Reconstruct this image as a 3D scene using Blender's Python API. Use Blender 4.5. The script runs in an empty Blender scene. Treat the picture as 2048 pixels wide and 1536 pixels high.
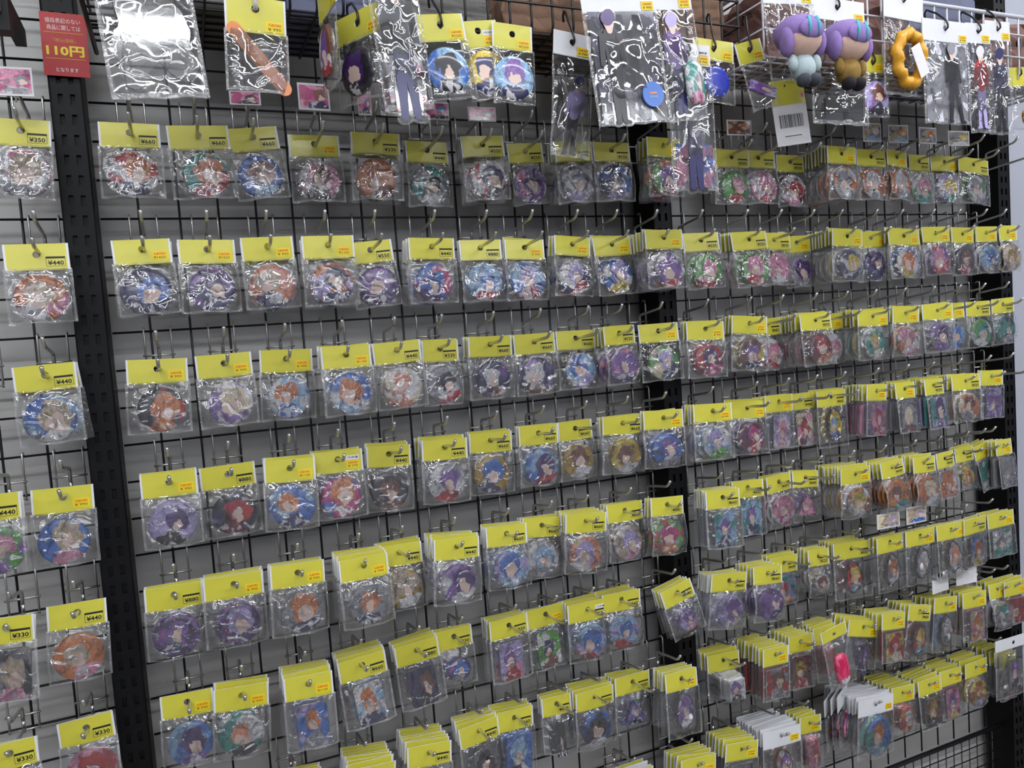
import bpy, bmesh, math, random
from mathutils import Vector, Matrix

random.seed(7)
SC = bpy.context.scene
C = SC.collection

# ------------------------------------------------------------------ camera
# metres; X runs along the wall, Z up (0 = one mesh wire at about eye height),
# the mesh panels stand in the plane Y = 0 and the aisle is at Y < 0
FPX = 1531.1
YAW, PITCH, ROLL = 0.40174, -0.06559, -0.07036
CAM = Vector((0.03729, -1.14170, -0.18727))
FLOOR_Z, CEIL_Z = -1.64, 1.16
_f = Vector((math.sin(YAW) * math.cos(PITCH), math.cos(YAW) * math.cos(PITCH), math.sin(PITCH)))
_r0 = Vector((math.cos(YAW), -math.sin(YAW), 0))
_u0 = _r0.cross(_f)
_r = _r0 * math.cos(ROLL) + _u0 * math.sin(ROLL)
_u = -_r0 * math.sin(ROLL) + _u0 * math.cos(ROLL)
cam_d = bpy.data.cameras.new('camera')
cam_d.sensor_width = 36.0
cam_d.lens = 36.0 * FPX / 2048
cam_d.clip_start = 0.02
cam = bpy.data.objects.new('camera', cam_d)
M = Matrix((_r, _u, -_f)).transposed().to_4x4()
M.translation = CAM
cam.matrix_world = M
C.objects.link(cam)
SC.camera = cam

# ------------------------------------------------------------------ light
world = bpy.data.worlds.new('world'); SC.world = world; world.use_nodes = True
world.node_tree.nodes['Background'].inputs[0].default_value = (0.80, 0.86, 1.0, 1)
world.node_tree.nodes['Background'].inputs[1].default_value = 0.15
LAMP_STRENGTH = 37.0
LAMPS = [(x, -.75) for x in (-.5, 1.3, 2.7)] + [(x, y) for y in (-2.1, -3.5, -4.9) for x in (-1.3, 0.05, 1.4, 2.75)]   # tube fittings on the ceiling (x, y), each 1.2 m long
SC.view_settings.view_transform = 'Standard'
SC.view_settings.look = 'None'
SC.view_settings.gamma = 1
SC.view_settings.use_curve_mapping = False
SC.view_settings.exposure = 0.12
SC.cycles.transparent_max_bounces = 20
SC.cycles.max_bounces = 5
SC.cycles.diffuse_bounces = 2
SC.cycles.glossy_bounces = 2
SC.cycles.caustics_reflective = False
SC.cycles.caustics_refractive = False


def ray(px, py):
    return _f + (px - 1024) / FPX * _r - (py - 768) / FPX * _u

def at(px, py, depth):
    """the point seen at a pixel of the photograph, 'depth' metres in front of the mesh"""
    d = ray(px, py)
    return CAM + d * ((-depth - CAM.y) / d.y)

def depth_on_x(px, py, X):
    """distance from the mesh of the point seen at a pixel that lies at this X"""
    d = ray(px, py)
    t = (X - CAM.x) / d.x
    return -(CAM.y + t * d.y)

# ------------------------------------------------------------------ helpers
def tag(o, label=None, cat=None, group=None, kind=None):
    if label: o['label'] = label
    if cat: o['category'] = cat
    if group: o['group'] = group
    if kind: o['kind'] = kind
    return o

def empty(name, loc=(0, 0, 0), rot=(0, 0, 0)):
    o = bpy.data.objects.new(name, None)
    o.empty_display_size = 0.02
    o.location = loc; o.rotation_euler = rot
    C.objects.link(o)
    return o

def put(name, me, parent=None, loc=(0, 0, 0), rot=(0, 0, 0)):
    o = bpy.data.objects.new(name, me)
    o.location = loc; o.rotation_euler = rot
    C.objects.link(o)
    o.parent = parent
    return o

class MB:
    """collects vertices and faces (with a material index and optional UV) for one mesh"""
    def __init__(self):
        self.v = []; self.f = []; self.m = []; self.uv = {}
    def add(self, vs, fs, mi=0):
        b = len(self.v); self.v += [tuple(p) for p in vs]
        for f in fs:
            self.f.append([b + i for i in f]); self.m.append(mi)
        return b
    def box(self, c, s, mi=0):
        x, y, z = c; a, b, d = s[0] / 2, s[1] / 2, s[2] / 2
        self.add([(x - a, y - b, z - d), (x + a, y - b, z - d), (x + a, y + b, z - d), (x - a, y + b, z - d),
                  (x - a, y - b, z + d), (x + a, y - b, z + d), (x + a, y + b, z + d), (x - a, y + b, z + d)],
                 [(0, 3, 2, 1), (4, 5, 6, 7), (0, 1, 5, 4), (1, 2, 6, 5), (2, 3, 7, 6), (3, 0, 4, 7)], mi)
    def tube(self, pts, r, n=8, mi=0, cap=True):
        pts = [Vector(p) for p in pts]; rings = []
        prev = None
        for i, p in enumerate(pts):
            if i == 0: t = (pts[1] - p)
            elif i == len(pts) - 1: t = (p - pts[i - 1])
            else: t = (pts[i + 1] - p).normalized() + (p - pts[i - 1]).normalized()
            t = t.normalized() if t.length > 1e-9 else Vector((0, 0, 1))
            if prev is None:
                a = Vector((1, 0, 0)) if abs(t.x) < 0.8 else Vector((0, 0, 1))
                n1 = t.cross(a).normalized()
            else:
                n1 = (prev - t * prev.dot(t)).normalized()
            prev = n1; n2 = t.cross(n1)
            rr = r[i] if isinstance(r, (list, tuple)) else r
            rings.append([p + (n1 * math.cos(2 * math.pi * k / n) + n2 * math.sin(2 * math.pi * k / n)) * rr for k in range(n)])
        b = len(self.v)
        for rg in rings: self.v += [tuple(q) for q in rg]
        for i in range(len(rings) - 1):
            for k in range(n):
                k2 = (k + 1) % n
                self.f.append([b + i * n + k, b + i * n + k2, b + (i + 1) * n + k2, b + (i + 1) * n + k]); self.m.append(mi)
        if cap:
            self.f.append([b + k for k in range(n)][::-1]); self.m.append(mi)
            e = b + (len(rings) - 1) * n
            self.f.append([e + k for k in range(n)]); self.m.append(mi)
    def mesh(self, name, mats, smooth=False, uv=None):
        me = bpy.data.meshes.new(name)
        me.from_pydata(self.v, [], self.f)
        for m in mats: me.materials.append(m)
        if len(mats) > 1: me.polygons.foreach_set('material_index', self.m)
        if smooth: me.polygons.foreach_set('use_smooth', [True] * len(me.polygons))
        if uv:
            l = me.uv_layers.new(name='UVMap')
            for lp in me.loops:
                l.data[lp.index].uv = uv(me.vertices[lp.vertex_index].co)
        me.update()
        return me

# ------------------------------------------------------------------ materials
def lin(c):
    return tuple(((v / 255) / 12.92 if v <= 10 else (((v / 255) + .055) / 1.055) ** 2.4) for v in c[:3])

class NT:
    def __init__(self, name):
        self.mat = bpy.data.materials.new(name); self.mat.use_nodes = True
        self.t = self.mat.node_tree; self.t.nodes.clear()
        self.out = self.t.nodes.new('ShaderNodeOutputMaterial')
    def n(self, typ, **kw):
        nd = self.t.nodes.new('ShaderNode' + typ)
        for k, v in kw.items():
            if k.startswith('i_'):
                key = k[2:]; key = int(key) if key.isdigit() else key.replace('_', ' ')
                if isinstance(v, bpy.types.NodeSocket): self.t.links.new(v, nd.inputs[key])
                else: nd.inputs[key].default_value = v
            else: setattr(nd, k, v)
        return nd
    def link(self, a, b): self.t.links.new(a, b)
    def math(self, op, a, b=0.0, c=None, clamp=False):
        nd = self.t.nodes.new('ShaderNodeMath'); nd.operation = op; nd.use_clamp = clamp
        for i, v in enumerate((a, b, c)):
            if v is None: continue
            if isinstance(v, bpy.types.NodeSocket): self.t.links.new(v, nd.inputs[i])
            else: nd.inputs[i].default_value = v
        return nd.outputs[0]
    def mix(self, fac, a, b, blend='MIX'):
        nd = self.t.nodes.new('ShaderNodeMix'); nd.data_type = 'RGBA'; nd.blend_type = blend
        for i, v in ((0, fac), (6, a), (7, b)):
            if isinstance(v, bpy.types.NodeSocket): self.t.links.new(v, nd.inputs[i])
            elif i == 0: nd.inputs[0].default_value = v
            else: nd.inputs[i].default_value = tuple(v) + (1,) if len(v) == 3 else v
        return nd.outputs[2]
    def surf(self, s): self.t.links.new(s, self.out.inputs[0]); return self.mat

def plain(name, rgb, rough=0.5, metal=0.0, noise=0.0, nscale=40, bump=0.0, coat=0.0, bscale=None, spec=0.5):
    """procedural surface: colour with a little mottling and relief"""
    t = NT(name)
    p = t.n('BsdfPrincipled', i_Roughness=rough, i_Metallic=metal)
    p.inputs['Specular IOR Level'].default_value = spec
    p.inputs['Coat Weight'].default_value = coat
    p.inputs['Coat Roughness'].default_value = 0.15
    co = t.n('TexCoord').outputs['Object']
    nz = t.n('TexNoise', i_Scale=nscale, i_Detail=4.0); t.link(co, nz.inputs['Vector'])
    l = lin(rgb)
    col = t.mix(nz.outputs[0], tuple(c * (1 - noise) for c in l), tuple(min(1, c * (1 + noise)) for c in l))
    t.link(col, p.inputs['Base Color'])
    if bump:
        nb = t.n('TexNoise', i_Scale=bscale or nscale, i_Detail=2.0); t.link(co, nb.inputs['Vector'])
        b = t.n('Bump', i_Strength=bump, i_Distance=0.002); t.link(nb.outputs[0], b.inputs['Height'])
        t.link(b.outputs[0], p.inputs['Coat Normal']); t.link(b.outputs[0], p.inputs['Normal'])
    return t.surf(p.outputs[0])

def film_mat(name, veil=0.06, gloss=1.0, rough=0.07, bump=0.5, scale=55, base=0.03, bdist=.006):
    """clear plastic film: see-through, a faint milky veil, sharp reflections broken up by creases"""
    t = NT(name)
    co = t.n('TexCoord').outputs['Object']
    rnd = t.n('ObjectInfo').outputs['Random']
    nz = t.n('TexNoise', noise_dimensions='4D', i_Scale=scale, i_Detail=1.5, i_Distortion=0.6)
    t.link(co, nz.inputs['Vector']); t.link(t.math('MULTIPLY', rnd, 60.0), nz.inputs['W'])
    ridge = t.math('ABSOLUTE', t.math('SUBTRACT', nz.outputs[0], 0.5))
    ridge = t.math('POWER', ridge, 0.6)
    b = t.n('Bump', i_Strength=bump, i_Distance=bdist); t.link(ridge, b.inputs['Height'])
    fr = t.n('Fresnel', i_IOR=1.5); t.link(b.outputs[0], fr.inputs['Normal'])
    fac = t.math('ADD', t.math('MULTIPLY', fr.outputs[0], gloss), base, clamp=True)
    gl = t.n('BsdfGlossy', i_Roughness=rough); gl.inputs[0].default_value = (1, 1, 1, 1); t.link(b.outputs[0], gl.inputs['Normal'])
    tr = t.n('BsdfTransparent'); tr.inputs[0].default_value = (.975, .975, .98, 1)
    df = t.n('BsdfTranslucent'); df.inputs[0].default_value = (.9, .9, .92, 1)
    d2 = t.n('BsdfDiffuse'); d2.inputs[0].default_value = (.9, .9, .92, 1)
    dd = t.n('MixShader', i_Fac=0.6); t.link(df.outputs[0], dd.inputs[1]); t.link(d2.outputs[0], dd.inputs[2])
    m1 = t.n('MixShader', i_Fac=veil); t.link(tr.outputs[0], m1.inputs[1]); t.link(dd.outputs[0], m1.inputs[2])
    m2 = t.n('MixShader'); t.link(fac, m2.inputs[0]); t.link(m1.outputs[0], m2.inputs[1]); t.link(gl.outputs[0], m2.inputs[2])
    return t.surf(m2.outputs[0])

def print_mat(name, holo=False, coat=0.6):
    """printed picture made of soft colour fields read from the thing's own colours
    (a plain stand-in for the artwork: background, accent, upper blot, pale blot, lower blot)"""
    t = NT(name)
    def at_(nm, out='Color'):
        a = t.n('Attribute', attribute_type='OBJECT', attribute_name=nm); return a.outputs[out]
    uv = t.n('UVMap', uv_map='UVMap').outputs[0]
    seed = at_('seed', 'Fac')
    nz = t.n('TexNoise', noise_dimensions='4D', i_Scale=2.1, i_Detail=5.0); t.link(uv, nz.inputs['Vector']); t.link(seed, nz.inputs['W'])
    dis = t.n('VectorMath', operation='SUBTRACT'); t.link(nz.outputs['Color'], dis.inputs[0]); dis.inputs[1].default_value = (.5, .5, .5)
    sc = t.n('VectorMath', operation='SCALE'); t.link(dis.outputs[0], sc.inputs[0]); sc.inputs['Scale'].default_value = 0.85
    ad = t.n('VectorMath', operation='ADD'); t.link(uv, ad.inputs[0]); t.link(sc.outputs[0], ad.inputs[1])
    sep = t.n('SeparateXYZ'); t.link(ad.outputs[0], sep.inputs[0]); X, Y = sep.outputs[0], sep.outputs[1]
    hx, hy, hs = at_('px', 'Fac'), at_('py', 'Fac'), at_('ps', 'Fac')
    def ell(cx, cy, rx, ry, soft=0.08):
        a = t.math('DIVIDE', t.math('SUBTRACT', X, cx), rx); b = t.math('DIVIDE', t.math('SUBTRACT', Y, cy), ry)
        d = t.math('ADD', t.math('MULTIPLY', a, a), t.math('MULTIPLY', b, b))
        m = t.n('MapRange', interpolation_type='SMOOTHSTEP'); t.link(d, m.inputs[0])
        m.inputs[1].default_value = 1 + soft; m.inputs[2].default_value = 1 - soft
        return m.outputs[0]
    n2 = t.n('TexNoise', noise_dimensions='4D', i_Scale=1.1, i_Detail=1.0); t.link(uv, n2.inputs['Vector']); t.link(t.math('ADD', seed, 9.0), n2.inputs['W'])
    acc = t.n('MapRange', interpolation_type='SMOOTHSTEP'); t.link(n2.outputs[0], acc.inputs[0]); acc.inputs[1].default_value = .47; acc.inputs[2].default_value = .56
    col = t.mix(acc.outputs[0], at_('bg'), at_('accent'))
    n3 = t.n('TexNoise', noise_dimensions='4D', i_Scale=7.0, i_Detail=3.0); t.link(uv, n3.inputs['Vector']); t.link(seed, n3.inputs['W'])
    sp = t.n('MapRange'); t.link(n3.outputs[0], sp.inputs[0]); sp.inputs[1].default_value = .3; sp.inputs[2].default_value = .7; sp.inputs[3].default_value = .72; sp.inputs[4].default_value = 1.22
    col = t.mix(1.0, col, sp.outputs[0], 'MULTIPLY')
    lowm = ell(t.math('MULTIPLY', hx, .5), -1.15, .85, t.math('ADD', t.math('MULTIPLY', hy, .6), .72))
    col = t.mix(lowm, col, at_('lower'))
    n4 = t.n('TexNoise', noise_dimensions='4D', i_Scale=2.6, i_Detail=2.0); t.link(ad.outputs[0], n4.inputs['Vector']); t.link(t.math('ADD', seed, 17.0), n4.inputs['W'])
    m4 = t.n('MapRange', interpolation_type='SMOOTHSTEP'); t.link(n4.outputs[0], m4.inputs[0]); m4.inputs[1].default_value = .53; m4.inputs[2].default_value = .57
    col = t.mix(t.math('MULTIPLY', t.math('MULTIPLY', m4.outputs[0], lowm), .85), col, (.78, .76, .78))
    m5 = t.n('MapRange', interpolation_type='SMOOTHSTEP'); t.link(n4.outputs[0], m5.inputs[0]); m5.inputs[1].default_value = .42; m5.inputs[2].default_value = .38
    col = t.mix(t.math('MULTIPLY', m5.outputs[0], .6), col, (.045, .04, .06))
    # streaked upper blot
    upm = ell(hx, t.math('ADD', hy, .06), t.math('MULTIPLY', hs, .52), t.math('MULTIPLY', hs, .56))
    wv = t.n('TexNoise', noise_dimensions='4D', i_Scale=3.0, i_Detail=4.0, i_Distortion=2.5)
    mp = t.n('Mapping'); mp.inputs['Scale'].default_value = (2.6, .55, 1); t.link(ad.outputs[0], mp.inputs[0]); t.link(mp.outputs[0], wv.inputs['Vector']); t.link(seed, wv.inputs['W'])
    ws = t.n('MapRange'); t.link(wv.outputs[0], ws.inputs[0]); ws.inputs[1].default_value = .35; ws.inputs[2].default_value = .65; ws.inputs[3].default_value = .6; ws.inputs[4].default_value = 1.3
    up = t.mix(1.0, at_('upper'), ws.outputs[0], 'MULTIPLY')
    col = t.mix(upm, col, up)
    ln = t.n('TexNoise', noise_dimensions='4D', i_Scale=4.2, i_Detail=2.0, i_Distortion=1.2); t.link(ad.outputs[0], ln.inputs['Vector']); t.link(t.math('ADD', seed, 3.0), ln.inputs['W'])
    lm = t.n('MapRange', interpolation_type='SMOOTHSTEP'); t.link(t.math('ABSOLUTE', t.math('SUBTRACT', ln.outputs[0], .5)), lm.inputs[0]); lm.inputs[1].default_value = .022; lm.inputs[2].default_value = .004
    col = t.mix(t.math('MULTIPLY', lm.outputs[0], .55), col, (.03, .025, .04))
    pm = ell(t.math('ADD', hx, t.math('MULTIPLY', hx, .15)), t.math('SUBTRACT', hy, t.math('MULTIPLY', hs, .2)), t.math('MULTIPLY', hs, .27), t.math('MULTIPLY', hs, .3), .12)
    col = t.mix(pm, col, at_('pale'))
    if holo:
        vo = t.n('TexVoronoi', i_Scale=9.0); t.link(uv, vo.inputs['Vector'])
        hv = t.n('HueSaturation', i_Saturation=1.6, i_Value=1.0); t.link(vo.outputs['Color'], hv.inputs['Color'])
        cm = t.math('MULTIPLY', t.math('GREATER_THAN', n3.outputs[0], .52), t.math('LESS_THAN', vo.outputs['Distance'], .42))
        cm = t.math('MULTIPLY', cm, t.math('LESS_THAN', X, .15))
        col = t.mix(t.math('MULTIPLY', cm, .75), col, hv.outputs[0])
    p = t.n('BsdfPrincipled', i_Roughness=0.32)
    t.link(col, p.inputs['Base Color'])
    p.inputs['Coat Weight'].default_value = coat; p.inputs['Coat Roughness'].default_value = 0.08
    return t.surf(p.outputs[0])

MT = {}
MT['yellow'] = plain('yellow_card', (208, 201, 66), 0.42, noise=.05, nscale=30, coat=.35, bump=.25, bscale=45)
MT['white'] = plain('white_card', (226, 226, 230), 0.45, noise=.03, nscale=30, coat=.25, bump=.2, bscale=45)
MT['film'] = film_mat('clear_film', veil=.05, bump=.9, scale=40, bdist=.0085, base=.07, rough=.03)
MT['film_edge'] = film_mat('clear_film_seam', veil=.30, bump=.8, scale=120, base=.08, rough=.12)
MT['film_big'] = film_mat('clear_film_large', veil=.06, bump=.9, scale=15, base=.09, rough=.035, bdist=.018)
MT['film_flat'] = film_mat('clear_film_taut', veil=.06, bump=.8, scale=9, base=.09, rough=.05, bdist=.012)
MT['film_back'] = film_mat('clear_film_stacked', veil=.10, gloss=.7, rough=.14, bump=.7, scale=80, base=.02)
MT['print'] = print_mat('printed_picture')
MT['holo'] = print_mat('printed_picture_sparkle', holo=True)
MT['tin'] = plain('badge_tin', (150, 148, 150), .3, .9)
MT['acrylic'] = film_mat('clear_acrylic', veil=.12, bump=.02, base=.06, bdist=.002)
MT['black_wire'] = plain('black_coated_wire', (20, 20, 24), .38, noise=.2)
MT['white_wire'] = plain('white_coated_wire', (205, 205, 212), .4, noise=.04)
MT['black_metal'] = plain('black_powder_coat', (9, 9, 11), .5, noise=.25, nscale=120, bump=.08, spec=.25)
MT['chrome'] = plain('chrome_wire', (214, 212, 206), .3, .88, noise=.08)
MT['ink'] = plain('black_ink', (22, 20, 22), .5)
MT['sticker'] = plain('bright_yellow_sticker', (238, 208, 28), .5)
MT['orange_ink'] = plain('orange_ink', (226, 96, 22), .5)
MT['olive_ink'] = plain('olive_ink', (120, 112, 18), .5)
MT['paper'] = plain('white_paper', (232, 230, 232), .6, noise=.03)
MT['red_sign'] = plain('red_sign_card', (168, 34, 36), .5, noise=.06)
MT['sign_yellow'] = plain('sign_yellow_ink', (222, 202, 30), .5)
MT['sign_gold'] = plain('sign_gold_ink', (196, 140, 40), .5)
MT['sign_white'] = plain('sign_white_ink', (224, 208, 206), .5)
MT['wall'] = plain('back_board', (184, 182, 179), .6, noise=.04, nscale=6, bump=.03)
MT['wall_white'] = plain('white_wall', (172, 174, 186), .7, noise=.03, nscale=8)
MT['floor'] = plain('floor_vinyl', (120, 116, 110), .45, noise=.12, nscale=5)
MT['ceiling'] = plain('ceiling_board', (205, 205, 205), .8, noise=.03)

PAL = dict(o=(222, 128, 58), r=(196, 46, 54), m=(112, 28, 44), p=(232, 150, 182), P=(140, 100, 178), v=(78, 44, 116),
           n=(44, 44, 98), b=(66, 118, 206), l=(152, 192, 230), t=(58, 158, 148), g=(92, 172, 66), y=(232, 204, 82),
           G=(188, 150, 44), w=(234, 231, 235), k=(36, 32, 42), e=(152, 150, 158), c=(240, 222, 192), B=(130, 80, 62),
           s=(235, 152, 122), h=(202, 182, 156), L=(186, 172, 226), M=(200, 60, 130), O=(236, 150, 60), f=(238, 208, 194))
CNAME = dict(o='orange', r='red', m='maroon', p='pink', P='purple', v='violet', n='navy', b='blue', l='light blue', t='teal', g='green',
             y='yellow', G='gold', w='white', k='black', e='grey', c='cream', B='brown', s='salmon', h='beige', L='lavender', M='magenta', O='amber', f='pale')

def set_print(o, code, rng, head=True):
    bg, ac, up, lo = code
    for nm, ch in (('bg', bg), ('accent', ac), ('upper', up), ('lower', lo), ('pale', 'f')):
        o[nm] = list(lin(PAL[ch]))
    o['seed'] = rng.uniform(0, 40)
    o['px'] = rng.uniform(-.22, .22); o['py'] = rng.uniform(-.02, .22); o['ps'] = rng.uniform(.85, 1.2)

ORD = ['zeroth', 'first', 'second', 'third', 'fourth', 'fifth', 'sixth', 'seventh', 'eighth', 'ninth', 'tenth', 'eleventh', 'twelfth', 'thirteenth', 'fourteenth', 'fifteenth', 'sixteenth']

# text -> mesh data, in metres, centred on the origin in the XZ plane, facing -Y
_txt = {}
def text_geo(s, height, bold=0.0, width=None):
    key = (s, height, bold, width)
    if key in _txt: return _txt[key]
    cu = bpy.data.curves.new('lettering', 'FONT'); cu.body = s; cu.size = 1.0; cu.align_x = 'LEFT'; cu.offset = bold; cu.resolution_u = 2
    ob = bpy.data.objects.new('lettering', cu); C.objects.link(ob)
    dg = bpy.context.evaluated_depsgraph_get()
    me = ob.evaluated_get(dg).to_mesh()
    vs = [v.co.copy() for v in me.vertices]; fs = [list(p.vertices) for p in me.polygons]
    ob.evaluated_get(dg).to_mesh_clear()
    bpy.data.objects.remove(ob); bpy.data.curves.remove(cu)
    x0, x1 = min(v.x for v in vs), max(v.x for v in vs); y0, y1 = min(v.y for v in vs), max(v.y for v in vs)
    k = height / (y1 - y0); kx = (width / (x1 - x0)) if width else k
    _txt[key] = ([((v.x - (x0 + x1) / 2) * kx, 0.0, (v.y - (y0 + y1) / 2) * k) for v in vs], fs)
    return _txt[key]

def add_text(mb, s, c, height, mi, bold=0.0, width=None):
    vs, fs = text_geo(s, height, bold, width)
    mb.add([(v[0] + c[0], c[1], v[2] + c[2]) for v in vs], fs, mi)

def quad(mb, cx, cz, w, h, y, mi, d=0.0):
    if d: mb.box((cx, y + d / 2, cz), (w, d, h), mi)
    else: mb.add([(cx - w / 2, y, cz - h / 2), (cx + w / 2, y, cz - h / 2), (cx + w / 2, y, cz + h / 2), (cx - w / 2, y, cz + h / 2)], [(0, 1, 2, 3)], mi)

# ------------------------------------------------------------------ the room
def slab(name, c, s, mat):
    mb = MB(); mb.box(c, s); o = put(name, mb.mesh(name, [mat])); tag(o, kind='structure'); return o
slab('floor', (1.0, -2.3, FLOOR_Z - .05), (7.0, 6.8, .1), MT['floor'])
slab('ceiling', (1.0, -2.3, CEIL_Z + .05), (7.0, 6.8, .1), MT['ceiling'])
slab('wall_back', (1.0, .075, (FLOOR_Z + CEIL_Z) / 2), (7.0, .06, CEIL_Z - FLOOR_Z), MT['wall'])
slab('wall_right', (4.4, -2.75, (FLOOR_Z + CEIL_Z) / 2), (.08, 5.58, CEIL_Z - FLOOR_Z), MT['wall_white'])
slab('wall_front', (1.0, -5.6, (FLOOR_Z + CEIL_Z) / 2), (7.0, .1, CEIL_Z - FLOOR_Z), MT['wall_white'])
# bright wall beyond the last upright
mb = MB(); mb.box((3.03, .035, (FLOOR_Z + CEIL_Z) / 2), (2.66, .018, CEIL_Z - FLOOR_Z))
tag(put('wall_end', mb.mesh('wall_end', [MT['wall_white']])), kind='structure')

def lamp_mat():
    t = NT('fluorescent_tube')
    e = t.n('Emission'); e.inputs[0].default_value = (.93, .96, 1.0, 1); e.inputs[1].default_value = LAMP_STRENGTH
    return t.surf(e.outputs[0])
MT['lamp'] = lamp_mat()
for i, (x, y) in enumerate(LAMPS):
    r = empty('ceiling_light', (x, y, CEIL_Z))
    tag(r, 'long white fluorescent light fitting on the ceiling over the aisle', 'ceiling light', 'fluorescent ceiling lights over the aisle')
    mb = MB(); mb.box((0, 0, -.022), (1.24, .26, .04)); put('housing', mb.mesh('lamp_housing', [MT['ceiling']]), r)
    mb = MB(); n = 8
    pr = [(.038 * math.cos(math.pi + math.pi * k / n), -.043 + .024 * math.sin(math.pi + math.pi * k / n)) for k in range(n + 1)]
    mb.add([(sx * .6, y_, z_) for sx in (-1, 1) for y_, z_ in pr], [(k, k + 1, n + 2 + k, n + 1 + k) for k in range(n)] + [tuple(range(n, -1, -1)), tuple(range(n + 1, 2 * n + 2))])
    put('diffuser', mb.mesh('lamp_diffuser', [MT['lamp']], False), r)

# slotted black uprights
POST_X = [-.067, .808, 1.685]
def make_post(x):
    top, bot = CEIL_Z - .3, FLOOR_Z
    h = top - bot
    r = empty('slotted_upright', (x, 0, bot))
    mb = MB()
    for s in (-1, 1): mb.box((s * .0165, -.003, h / 2), (.003, .058, h))
    mb.box((0, .024, h / 2), (.03, .003, h))
    put('channel', mb.mesh('upright_channel', [MT['black_metal']]), r)
    mb = MB()
    for cx, w in ((-.0138, .0085), (0, .008), (.0138, .0085)): mb.box((cx, -.033, h / 2), (w, .003, h))
    z = .02
    while z < h:
        for cx in (-.0068, .0068): mb.box((cx, -.033, z), (.0056, .0028, .012))
        z += .025
    mb.box((0, -.029, h / 2), (.030, .002, h))  # black plate added close behind the slots so they stay dark
    put('slotted_face', mb.mesh('upright_face', [MT['black_metal']]), r)
    mb = MB()
    for s in (-1, 1): mb.tube([(s * .0175, -.0345, 0), (s * .0175, -.0345, h)], .0012, 6)
    put('edge_ridge', mb.mesh('upright_ridge', [MT['black_metal']]), r)
    return r
for x, lb in zip(POST_X, ['black slotted upright post carrying the small red price sign', 'black slotted upright post between the two wide mesh panels', 'black slotted upright post at the far end beside the bare white wall']):
    tag(make_post(x), lb, 'post', 'black slotted uprights')

# wire mesh panels: every wire is its own piece
_wire = {}
def wire_mesh(length, r, axis):
    key = (round(length, 3), r, axis)
    if key not in _wire:
        mb = MB(); e = (length, 0, 0) if axis == 'x' else (0, 0, length)
        mb.tube([(0, 0, 0), e], r, 6); _wire[key] = mb.mesh('mesh_wire', [MT['black_wire']], True)
    return _wire[key]
def mesh_panel(xs, x0, x1, z0, z1, label):
    r = empty('wire_mesh_panel', (x0, 0, z0)); tag(r, label, 'mesh panel', 'black wire mesh panels on the wall')
    for x in xs: put('wire', wire_mesh(z1 - z0, .0017, 'z'), r, (x - x0, .0034, 0))
    z = math.ceil(z0 / .05) * .05
    while z < z1 + .001:
        put('wire', wire_mesh(x1 - x0, .0016, 'x'), r, (0, 0, z - z0)); z += .05
    return r
ZB, ZT = -1.148, .56
mesh_panel([-.1348 - .05 * i for i in range(13)], -.76, -.088, ZB, ZT, 'black wire mesh panel on the near side of the red-sign post')
mesh_panel([.05 * i for i in range(16)], -.046, .787, ZB, ZT, 'black wire mesh panel between the red-sign post and the middle post')
mesh_panel([.8741 + .05 * i for i in range(16)], .829, 1.664, ZB, ZT, 'black wire mesh panel between the middle post and the far post')
# finer mesh panel below the far one, with a thick top rail
r = empty('fine_mesh_panel', (.83, 0, -1.6)); tag(r, 'finely spaced black wire mesh below a thick rail at the far bottom', 'mesh panel')
mb = MB(); mb.tube([(0, -.004, .448), (.832, -.004, .448)], .0048, 8); put('top_rail', mb.mesh('fine_rail', [MT['black_wire']], True), r)
for i in range(33): put('wire', wire_mesh(.445, .0013, 'z'), r, (.012 + i * .025, -.001, 0))
for j in range(17): put('wire', wire_mesh(.832, .0012, 'x'), r, (0, -.004, .02 + j * .025))

# wire basket shelves at the top
def basket(x0, x1, zb, zt, mat, label, dz, dx, rim):
    r = empty('wire_basket', (x0, 0, zb)); tag(r, label, 'wire basket')
    L = x1 - x0; H = zt - zb; D = .195
    def w(name, pts, rad=.0017, n=6):
        mb = MB(); mb.tube(pts, rad, n); return put(name, mb.mesh('basket_' + name, [mat], True), r)
    n = int(L / dx)
    for i in range(n + 1):
        x = i * L / n
        w('upright_wire', [(x, -.038, 0), (x, -D + .012, 0), (x, -D + .003, .004), (x, -D, .014), (x, -D, H)])
    for j in range(8):
        w('floor_wire', [(0, -.040 - j * (D - .052) / 7, .003), (L, -.040 - j * (D - .052) / 7, .003)])
    z = dz
    while z < H - .01:
        w('front_wire', [(0, -.038, z), (0, -D - .002, z), (L, -D - .002, z), (L, -.038, z)]); z += dz
    w('rim', [(0, -.038, H), (0, -D, H), (L, -D, H), (L, -.038, H)], rim, 8)
    for x in (0.0, L): w('side_brace', [(x, -.004, .0), (x, -D, .0)], .003)
    return r
BZ = .2125
basket(-.03, .852, BZ, .45, MT['black_wire'], 'black wire basket shelf above the middle mesh panel', .037, .0307, .003)
basket(.90, 1.655, BZ, .326, MT['white_wire'], 'white-rimmed wire basket shelf above the far mesh panel', .04, .031, .0042)

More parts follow.
